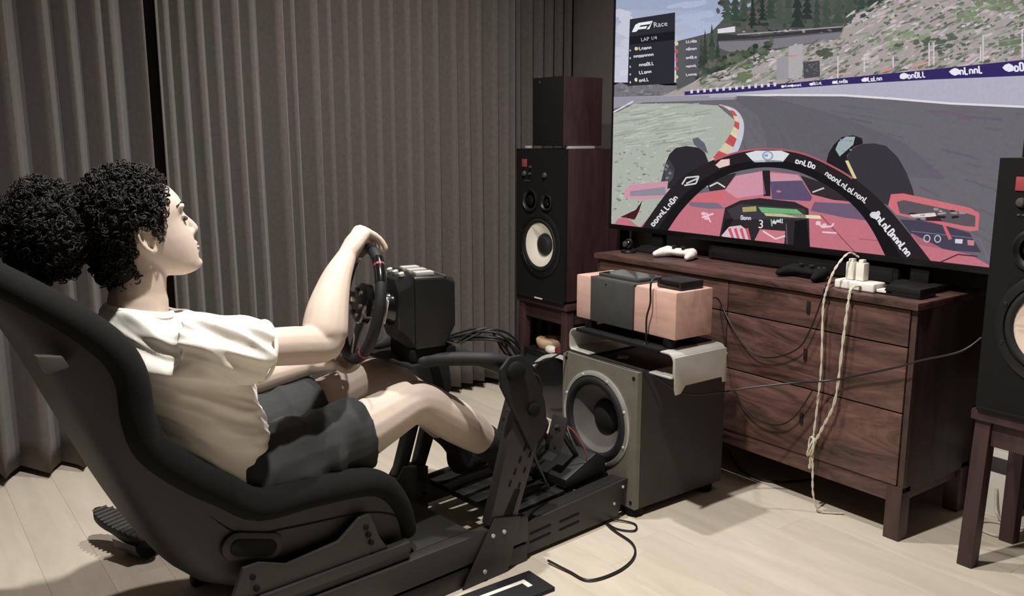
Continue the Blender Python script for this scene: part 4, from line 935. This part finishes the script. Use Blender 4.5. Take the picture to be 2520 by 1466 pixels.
for k in range(2): ymb(MB().box(-0.030, 0.010, VC-0.046+k*0.052, VC-0.028+k*0.052, 0.838, 0.843)).build('vent_gap', 'matte', wh, 0.002)
ymb(MB().box(0.036, 0.042, VC-0.09, VC+0.09, 0.832, 0.8355)).build('seam', 'grey', wh, 0.001)
for k in range(3): MB().lathe([(0.008, 0), (0.008, 0.008), (0.005, 0.010)], yw((-0.068, VC-0.045+k*0.045, 0.836)), (-0.3, 0, 1), 14).build('button', 'alu', wh)
rc = MB()
for k in range(9):
    v0 = -0.16+random.uniform(-0.03, 0.03)
    rc.tube(catmull([(0.10, VC-0.08+k*0.012, 0.625), (0.15+random.uniform(0, .05), v0, 0.655+random.uniform(-.02, .02)), (0.20+random.uniform(0, .05), v0-0.03, 0.60+random.uniform(-.02, .02)), (0.235+k*0.006, HN+0.01+random.uniform(-.01, .03), 0.50+random.uniform(-.03, .03)), (0.27, HN+0.05, 0.33), (0.36, HN+0.06, 0.15)], 6), 0.0035, 6)
rc.build('cable_bundle', 'blackcable', wh)
# strip on the floor beside the cockpit; its white L paints in a light reflection
fs_ = empty('floor_strip', (1.02, 1.67, 0)); tag(fs_, 'flat black floor strip with white painted L-shaped reflection at the bottom of the picture', 'floor strip')
MB().box(0.0, 0.36, 0.0, 0.115, 0.0, 0.012).build('base', 'rubber', fs_, 0.003); MB().box(0.02, 0.315, 0.066, 0.080, 0.0122, 0.0135).build('painted_reflection', 'white', fs_); MB().box(0.299, 0.315, 0.040, 0.0655, 0.0122, 0.0135).build('painted_reflection', 'white', fs_)
# upturned slipper on the floor
sl = empty('slipper', (0.515, 2.60, 0.0), R(-66)); tag(sl, 'dark slide slipper lying sole-up on the floor behind the seat', 'slipper')
def sole(sc_): return [(0.135*math.cos(a)*sc_, (0.048+0.008*math.cos(a))*math.sin(a)*sc_*(1-0.18*math.exp(-((math.cos(a)+0.1)/0.35)**2))) for a in [2*math.pi*k/32 for k in range(32)]]
q = math.sin(R(8))
m_ = MB(); S0 = sole(1.0)
m_.rows([[(x, y, 0.062-x*q) for x, y in sole(0.94)], [(x, y, 0.066-x*q) for x, y in S0], [(x, y, 0.086-x*q) for x, y in S0], [(x, y, 0.090-x*q) for x, y in sole(0.95)]], True, True).build('sole', 'rubber', sl)
for k in range(13):
    x = -0.115+k*0.019; hw = max(0.012, 0.046*math.sqrt(max(0.02, 1-(x/0.132)**2)))
    MB().rows([[(x+dx, y, 0.0895-x*q+dz) for dx, dz in ((-0.005, 0), (-0.003, 0.003), (0.003, 0.003), (0.005, 0))] for y in (-hw, hw)], False).build('tread_rib', 'grey', sl)
MB().rows([[(0.055+x, 0.05*math.cos(a), 0.060-0.055*math.sin(a)-0.0) for x in (-0.05, 0.0, 0.05)] for a in [math.pi*k/12 for k in range(13)]]).build('strap', 'grey', sl)
sl.children[-1].modifiers.new('t', 'SOLIDIFY').thickness = 0.006
# ------------------------------------------------------------------ the driver (one continuous body; clothes and hair are children)
HO = Vector((-0.705, VC, 0.99)); HT = R(14)
HX = Vector((math.cos(HT), 0, math.sin(HT))); HZ = Vector((-math.sin(HT), 0, math.cos(HT))); HY = Vector((0, 1, 0))
def hd(x, y, z): return HO+HX*x+HY*y+HZ*z
HROT = Matrix((HX, HY, HZ)).transposed()
B = MB()
# head
hs = [(-0.113, 0.078, 0.035, 0.020), (-0.104, 0.089, 0.010, 0.034), (-0.086, 0.088, -0.020, 0.047), (-0.063, 0.090, -0.050, 0.056), (-0.045, 0.090, -0.070, 0.062), (-0.020, 0.087, -0.085, 0.068),
      (0.0, 0.083, -0.095, 0.071), (0.02, 0.081, -0.102, 0.073), (0.041, 0.088, -0.106, 0.074), (0.060, 0.085, -0.107, 0.074), (0.080, 0.075, -0.105, 0.071), (0.102, 0.057, -0.098, 0.062), (0.125, 0.030, -0.075, 0.046), (0.137, -0.005, -0.045, 0.022)]
rw = []
for z, f, b, w_ in hs:
    r = []
    for k in range(28):
        t = 2*math.pi*k/28; c, s_ = math.cos(t), math.sin(t)
        x = (f+b)/2+(f-b)/2*(abs(c)**0.9)*(1 if c > 0 else -1); y = w_*(abs(s_)**0.9)*(1 if s_ > 0 else -1)*(1-0.10*c)
        r.append(hd(x, y, z))
    rw.append(r)
B.rows(rw, True, True)
# nose, lips, chin, brow, cheeks
B.tube([hd(0.070, 0, 0.028), hd(0.082, 0, 0.010), hd(0.093, 0, -0.008), hd(0.099, 0, -0.022)], [0.010, 0.010, 0.011, 0.0115], 12, True, True)
B.ball(hd(0.088, 0, -0.030), (0.011, 0.014, 0.008), HROT)
for s in (-1, 1):
    B.ball(hd(0.087, s*0.012, -0.027), 0.0085); B.ball(hd(0.070, s*0.028, 0.042), (0.014, 0.026, 0.009), HROT)
    B.ball(hd(0.071, s*0.030, 0.020), (0.010, 0.017, 0.006), HROT)
B.ball(hd(0.086, 0, -0.053), (0.012, 0.020, 0.0065), HROT); B.ball(hd(0.085, 0, -0.071), (0.012, 0.018, 0.0068), HROT); B.ball(hd(0.079, 0, -0.099), (0.016, 0.020, 0.013), HROT)
# ears
for s in (-1, 1):
    e = [(-0.020, 0.008), (-0.022, 0.022), (-0.032, 0.030), (-0.044, 0.026), (-0.050, 0.012), (-0.046, -0.006), (-0.036, -0.022), (-0.026, -0.030), (-0.020, -0.024)]
    B.tube(catmull([hd(x, s*(0.079+0.010*(-x-0.02)/0.03), z) for x, z in e], 4), [0.0052]*(8*4+1), 8, True, True)
    B.ball(hd(-0.034, s*0.076, 0.002), (0.014, 0.006, 0.024), HROT); B.ball(hd(-0.025, s*0.080, -0.027), (0.008, 0.006, 0.008), HROT)
    B.tube([hd(-0.019, s*0.074, 0.004), hd(-0.018, s*0.081, -0.004), hd(-0.02, s*0.078, -0.014)], 0.005, 8, True, True)
# neck and torso
B.tube(catmull([(-0.755, VC, 0.74), (-0.742, VC, 0.80), (-0.738, VC, 0.86), (-0.735, VC, 0.92), (-0.74, VC, 0.98)], 4), [0.075]*4+[0.064]*4+[0.060]*4+[0.058]*5, 18, True, True)
TS = [(-0.60, 0.40, 0.115, 0.150), (-0.62, 0.50, 0.120, 0.140), (-0.65, 0.60, 0.115, 0.145), (-0.68, 0.68, 0.090, 0.120), (-0.705, 0.74, 0.072, 0.100), (-0.73, 0.79, 0.060, 0.075)]
def ell(cu, cz, a, b, k=0.32, n=24):
    L_ = math.hypot(1, k); ex = Vector((1/L_, 0, k/L_)); P0 = Vector((cu, VC, cz))
    return [P0+ex*a*math.cos(2*math.pi*i/n)+Vector((0, 1, 0))*b*math.sin(2*math.pi*i/n) for i in range(n)]
B.rows([ell(*t) for t in TS], True, True)
def limb(pts, mb=B, seg=16, n=5):
    c = catmull([p[:3] for p in pts], n); r4 = catmull([(p[3], 0, 0) for p in pts], n); mb.tube(c, [q.x for q in r4], seg, True, True)
# arms
SHR = (-0.700, VC-0.165, 0.768); ELR = (-0.350, -0.185, 0.712); WRR = Vector((-0.232, -0.070, 0.895))
limb([(-0.680, VC-0.120, 0.745, 0.030), (-0.61, -0.195, 0.740, 0.040), (-0.45, -0.195, 0.722, 0.046), (-0.375, -0.188, 0.712, 0.044), (-0.362, -0.178, 0.734, 0.055), (-0.336, -0.152, 0.785, 0.051), (-0.288, -0.112, 0.848, 0.038), (*WRR, 0.026)])
SHL = (-0.700, VC+0.165, 0.768); WRL = Vector((-0.262, 0.085, 0.588))
limb([(-0.680, VC+0.120, 0.745, 0.030), (-0.62, 0.160, 0.70, 0.040), (-0.52, 0.185, 0.59, 0.045), (-0.475, 0.185, 0.545, 0.042), (-0.42, 0.165, 0.548, 0.041), (-0.34, 0.125, 0.568, 0.035), (*WRL, 0.027)])
# hands on the rim
def grip(th, wrist, order, phis, rhos, k_phi, k_rho, thumb):
    c0 = rim(th); rad = (c0-WC).normalized(); tan = (WL*math.cos(th)-WUP*math.sin(th)).normalized()
    def at(off, phi, rho): return c0+tan*off+(rad*math.sin(phi)-WN*math.cos(phi))*rho
    kn_ = []
    for i, off in enumerate(order):
        sc_ = (0.90, 1.0, 1.03, 0.97)[i]; fr_ = (0.0078, 0.0088, 0.0092, 0.0090)[i]
        base = at(off, R(k_phi), k_rho*sc_); kn_.append(base)
        pts = [base]+[at(off*1.02, R(p), r_*(0.97 if i == 0 else 1)) for p, r_ in zip(phis[i], rhos)]
        B.tube(catmull([wrist.lerp(base, 0.55), base]+pts[1:], 5), [fr_*1.25]*5+[fr_*1.12]*5+[fr_]*(5*(len(pts)-1)-4)+[fr_*0.88]*(1+5*(len(pts)+1)-5-5-5-(5*(len(pts)-1)-4)-1), 10, True, True)
    for b in kn_: B.tube([wrist, wrist.lerp(b, 0.5), b], [0.022, 0.0185, 0.0125], 10, True, True)
    mid_k = sum(kn_, Vector())/4
    B.tube([wrist, wrist.lerp(mid_k, 0.5), wrist.lerp(mid_k, 0.8)], [0.025, 0.027, 0.022], 12, True, True)
    t0 = wrist.lerp(kn_[-1], 0.25)
    B.tube(catmull([t0]+[at(o, R(p), r_) for o, p, r_ in thumb], 5), [0.014]*5+[0.0115]*5+[0.0095]*(5*(len(thumb))-9), 10, True, True)
grip(R(2), WRR, (-0.040, -0.014, 0.010, 0.034), ((98, 142, 165), (95, 142, 172), (95, 142, 178), (95, 145, 190)), (0.034, 0.030, 0.032), 57, 0.053, ((0.048, 25, 0.036), (0.066, -5, 0.030), (0.082, -30, 0.027)))
grip(R(166), WRL, (0.038, 0.014, -0.010, -0.033), ((85, 140, 200), (85, 142, 205), (85, 142, 208), (85, 142, 200)), (0.036, 0.029, 0.027), 30, 0.052, ((-0.046, 5, 0.034), (-0.060, -40, 0.029), (-0.072, -75, 0.027)))
# legs
limb([(-0.58, -0.115, 0.395, 0.092), (-0.42, -0.125, 0.418, 0.088), (-0.28, -0.128, 0.440, 0.080), (-0.175, -0.127, 0.468, 0.070), (-0.090, -0.124, 0.490, 0.062), (-0.042, -0.122, 0.482, 0.060), (0.012, -0.121, 0.448, 0.060), (0.080, -0.120, 0.400, 0.061), (0.145, -0.120, 0.350, 0.053), (0.200, -0.120, 0.304, 0.042), (0.25, -0.120, 0.262, 0.036)])
limb([(-0.58, 0.055, 0.395, 0.092), (-0.42, 0.075, 0.425, 0.088), (-0.28, 0.085, 0.455, 0.078), (-0.15, 0.095, 0.485, 0.067), (-0.055, 0.10, 0.506, 0.060), (-0.005, 0.10, 0.495, 0.057), (0.045, 0.10, 0.455, 0.056), (0.105, 0.10, 0.405, 0.058), (0.165, 0.095, 0.335, 0.050), (0.215, 0.09, 0.275, 0.040), (0.245, 0.085, 0.225, 0.036)])
FEET = {-0.12: [(0.235, 0.266), (0.262, 0.228), (0.32, 0.252), (0.378, 0.292), (0.408, 0.320)], 0.085: [(0.245, 0.225), (0.252, 0.178), (0.31, 0.176), (0.375, 0.196), (0.41, 0.216)]}
for v, q in FEET.items(): limb([(a, v, b, r_) for (a, b), r_ in zip(q, (0.036, 0.034, 0.032, 0.028, 0.022))])
person = B.build('person', 'skin', None, 0, 2, 180)
voxel(person, 0.0030, 2, 0.5)
def relax(o, test, it, fac=0.5):
    bm = bmesh.new(); bm.from_mesh(o.data); vs = [v for v in bm.verts if test(v.co)]
    for _ in range(it): bmesh.ops.smooth_vert(bm, verts=vs, factor=fac, use_axis_x=True, use_axis_y=True, use_axis_z=True)
    bm.to_mesh(o.data); bm.free()
relax(person, lambda c: c.z > 0.84 and c.x < -0.55, 9)
relax(person, lambda c: c.z < 0.55 and c.x > -0.3 and not (c.z > 0.54 and c.x < -0.1), 6)
relax(person, lambda c: c.z < 0.85 and c.z > 0.66 and c.x < -0.26, 8)
person.location = RO; person.rotation_euler = (0, 0, RA)
tag(person, 'person in white t-shirt and black shorts seated in the racing seat, hands on the wheel', 'person')
for s in (-1, 1):
    MB().ball(hd(0.0745, s*0.030, 0.0115), (0.0075, 0.012, 0.0050), HROT).build('eye', 'eye', person)
    MB().tube([hd(0.060, s*0.052, 0.046), hd(0.077, s*0.038, 0.0485), hd(0.087, s*0.020, 0.046)], [0.002, 0.0032, 0.0026], 8, True, True).build('eyebrow', 'hair', person)
MB().ball(hd(0.0905, 0, -0.062), (0.006, 0.019, 0.0030), HROT).build('lips', 'lip', person)

def displace(o, fn):
    me = o.data; ns = [v.normal.copy() for v in me.vertices]
    for v, n in zip(me.vertices, ns): v.co = v.co+n*fn(v.co)
    me.update()
# t-shirt
S = MB()
S.rows([ell(*t) for t in [(-0.585, 0.395, 0.140, 0.168), (-0.605, 0.46, 0.150, 0.175), (-0.625, 0.53, 0.150, 0.176), (-0.648, 0.61, 0.142, 0.176), (-0.675, 0.68, 0.130, 0.178), (-0.700, 0.745, 0.112, 0.178), (-0.722, 0.787, 0.096, 0.150, 0.12), (-0.736, 0.812, 0.080, 0.098, -0.12), (-0.738, 0.822, 0.070, 0.080, -0.2)]], True, True)
S.tube([(-0.700, VC-0.130, 0.758), (-0.655, VC-0.160, 0.750), (-0.60, VC-0.172, 0.738), (-0.552, VC-0.170, 0.727), (-0.535, VC-0.170, 0.723)], [0.072, 0.075, 0.073, 0.070, 0.070], 20, True)
limb([(-0.700, VC+0.135, 0.765, 0.072), (-0.66, VC+0.17, 0.735, 0.073), (-0.62, VC+0.192, 0.690, 0.071), (-0.575, VC+0.205, 0.645, 0.068)], S)
S.tube([(-0.565, VC-0.02, 0.44), (-0.49, VC+0.02, 0.50), (-0.455, VC+0.0, 0.455)], [0.07, 0.05, 0.035], 12, True, True)
shirt = S.build('t_shirt', 'shirt', person, 0, 2, 180); voxel(shirt, 0.0045, 5, 0.5); relax(shirt, lambda c: c.x < -0.58, 14); relax(shirt, lambda c: abs(c.x+0.66) < 0.05 and c.z > 0.66, 12)
def folds(p):
    t = p.z*1.0+p.x*0.55; w1 = noise.noise(Vector((p.x*4, p.y*4, p.z*4)))
    q = Vector((t*22+w1*1.6, p.y*3.5, (p.x-p.z*0.5)*4)); a = 1-abs(noise.noise(q))*2.4
    q2 = Vector((t*46+w1*3.0, p.y*7, (p.x-p.z*0.5)*7+9)); b = 1-abs(noise.noise(q2))*2.2
    return 0.0125*a+0.0065*b-0.009
displace(shirt, folds)
relax(shirt, lambda c: True, 3)
col = MB(); ring = []
col.tube([Vector((-0.738, VC, 0.820))+Vector((0.066*math.cos(a), 0.070*math.sin(a), -0.014*math.cos(a))) for a in [2*math.pi*k/32 for k in range(33)]], 0.0075, 8)
col.build('collar', 'shirt', shirt)
# cuff seam of the near sleeve
cf = Vector((-0.536, VC-0.170, 0.7235)); ax = Vector((0.97, 0.02, -0.23)).normalized(); uu = ax.orthogonal().normalized(); vv = ax.cross(uu)
MB().tube([cf+(uu*math.cos(a)+vv*math.sin(a))*0.069 for a in [2*math.pi*k/28 for k in range(29)]], 0.0045, 6).build('sleeve_hem', 'shirt', shirt)
# shorts
K = MB()
K.ball((-0.595, VC, 0.395), (0.135, 0.178, 0.115))
limb([(-0.58, -0.112, 0.398, 0.104), (-0.44, -0.124, 0.416, 0.106), (-0.34, -0.128, 0.432, 0.100)], K)
K.tube([(-0.40, -0.127, 0.422), (-0.32, -0.128, 0.435), (-0.262, -0.128, 0.444), (-0.240, -0.128, 0.447)], [0.099, 0.097, 0.095, 0.094], 24, True)
limb([(-0.58, 0.055, 0.398, 0.104), (-0.44, 0.075, 0.424, 0.106), (-0.34, 0.083, 0.444, 0.100)], K)
K.tube([(-0.40, 0.080, 0.434), (-0.32, 0.085, 0.450), (-0.268, 0.088, 0.460), (-0.246, 0.088, 0.464)], [0.099, 0.097, 0.094, 0.093], 24, True)
sh = K.build('shorts', 'shorts', person, 0, 2, 180); voxel(sh, 0.0055, 5, 0.5)
def sfold(p):
    q = Vector((p.x*14, p.y*6, p.z*8)); a = 1-abs(noise.noise(q))*2.2; b = noise.noise(Vector((p.x*26, p.y*12, p.z*10)))
    return 0.010*a+0.004*b-0.005
displace(sh, sfold)
# black socks
for v in (-0.12, 0.085):
    k = MB(); dv = 0.006 if v > 0 else 0.0
    top = [(0.178, v, 0.324, 0.0505), (0.205, v, 0.300, 0.0465)] if v < 0 else [(0.195, v+0.008, 0.303, 0.050), (0.220, v+0.004, 0.270, 0.045)]
    limb(top+[(a, v, b, r_) for (a, b), r_ in zip(FEET[v], (0.042, 0.040, 0.038, 0.034, 0.027))], k)
    o = k.build('sock', 'sock', person, 0, 2, 180); voxel(o, 0.004, 2)

# hair: dark cap plus a few hundred modelled curls
def hairline(x, y, z):
    if z < 0.024 and -0.054 < x < -0.014 and abs(y) > 0.05: return False
    if z > 0.0: return x < 0.006+0.52*z+0.010*noise.noise(Vector((y*30, z*30, 0)))
    if z > -0.03: return x < -0.052 or (x < 0.004 and x > -0.018 and z > -0.012)
    return x < -0.055
HE = ((-0.030, 0, 0.052), (0.106, 0.090, 0.106)); NE = ((-0.078, 0, -0.030), (0.058, 0.066, 0.075))
def capmesh(mb, E, test):
    t = MB(); t.ball((0, 0, 0), 1.0, None, 40, 26)
    vs = []
    for d in t.v:
        p = Vector((E[0][0]+d[0]*E[1][0], E[0][1]+d[1]*E[1][1], E[0][2]+d[2]*E[1][2]))
        kk = (0.97 if test(*p) else 0.72)
        p = Vector((E[0][0]+d[0]*E[1][0]*kk, E[0][1]+d[1]*E[1][1]*kk, E[0][2]+d[2]*E[1][2]*kk)); vs.append(hd(*p))
    mb.add(vs, t.f)
hb = MB(); capmesh(hb, HE, hairline); capmesh(hb, NE, lambda x, y, z: x < -0.062)
hair = hb.build('hair', 'hairbase', person, 0, 2, 180)
def curl(mb, p, n, r, tr, turns):
    t = n.orthogonal().normalized(); t = Matrix.Rotation(random.uniform(0, 6.28), 3, n) @ t; b = n.cross(t)
    ax = (n*random.uniform(0.1, 0.7)+t*random.uniform(0.2, 0.8)).normalized(); u = ax.orthogonal().normalized(); w2 = ax.cross(u)
    m = int(7*turns)+3; L_ = r*random.uniform(0.8, 1.8)
    pts = [p+ax*(L_*(i/(m-1)-0.4))+(u*math.cos(2*math.pi*turns*i/(m-1))+w2*math.sin(2*math.pi*turns*i/(m-1)))*r for i in range(m)]
    mb.tube(pts, [tr*(0.55+0.45*math.sin(math.pi*i/(m-1))) for i in range(m)], 5, True)
cm = MB(); cnt = 0
while cnt < 1700:
    d = Vector((random.gauss(0, 1), random.gauss(0, 1), random.gauss(0, 1))).normalized(); E = HE if random.random() < 0.8 else NE
    kk = random.uniform(0.94, 1.06)
    p = Vector((E[0][0]+d.x*E[1][0]*kk, E[0][1]+d.y*E[1][1]*kk, E[0][2]+d.z*E[1][2]*kk))
    if not (hairline(*p) if E is HE else (p.x < -0.062 and p.z < 0.02)): continue
    n = (HROT @ Vector((d.x/E[1][0], d.y/E[1][1], d.z/E[1][2]))).normalized()
    curl(cm, hd(*p), n, random.uniform(0.003, 0.008), random.uniform(0.0011, 0.0022), random.uniform(0.9, 1.7)); cnt += 1
cm.build('curls', 'hair', hair, 0, 2, 180)
PC = Vector((-0.905, 0.0, 1.005)); PR = (0.085, 0.085, 0.105)
pf = MB(); pf.ball(PC, tuple(r*0.93 for r in PR), None, 30, 20); puff = pf.build('hair_puff', 'hairbase', person, 0, 2, 180)
puff['label'] = 'loose puff of dark curly hair behind the head'
cm = MB()
for i in range(1500):
    d = Vector((random.gauss(0, 1), random.gauss(0, 1), random.gauss(0, 1))).normalized(); kk = random.uniform(0.92, 1.10)
    p = PC+Vector((d.x*PR[0], d.y*PR[1], d.z*PR[2]))*kk
    curl(cm, p, d, random.uniform(0.003, 0.008), random.uniform(0.0009, 0.0018), random.uniform(0.9, 1.9))
cm.build('curls', 'hair', puff, 0, 2, 180)
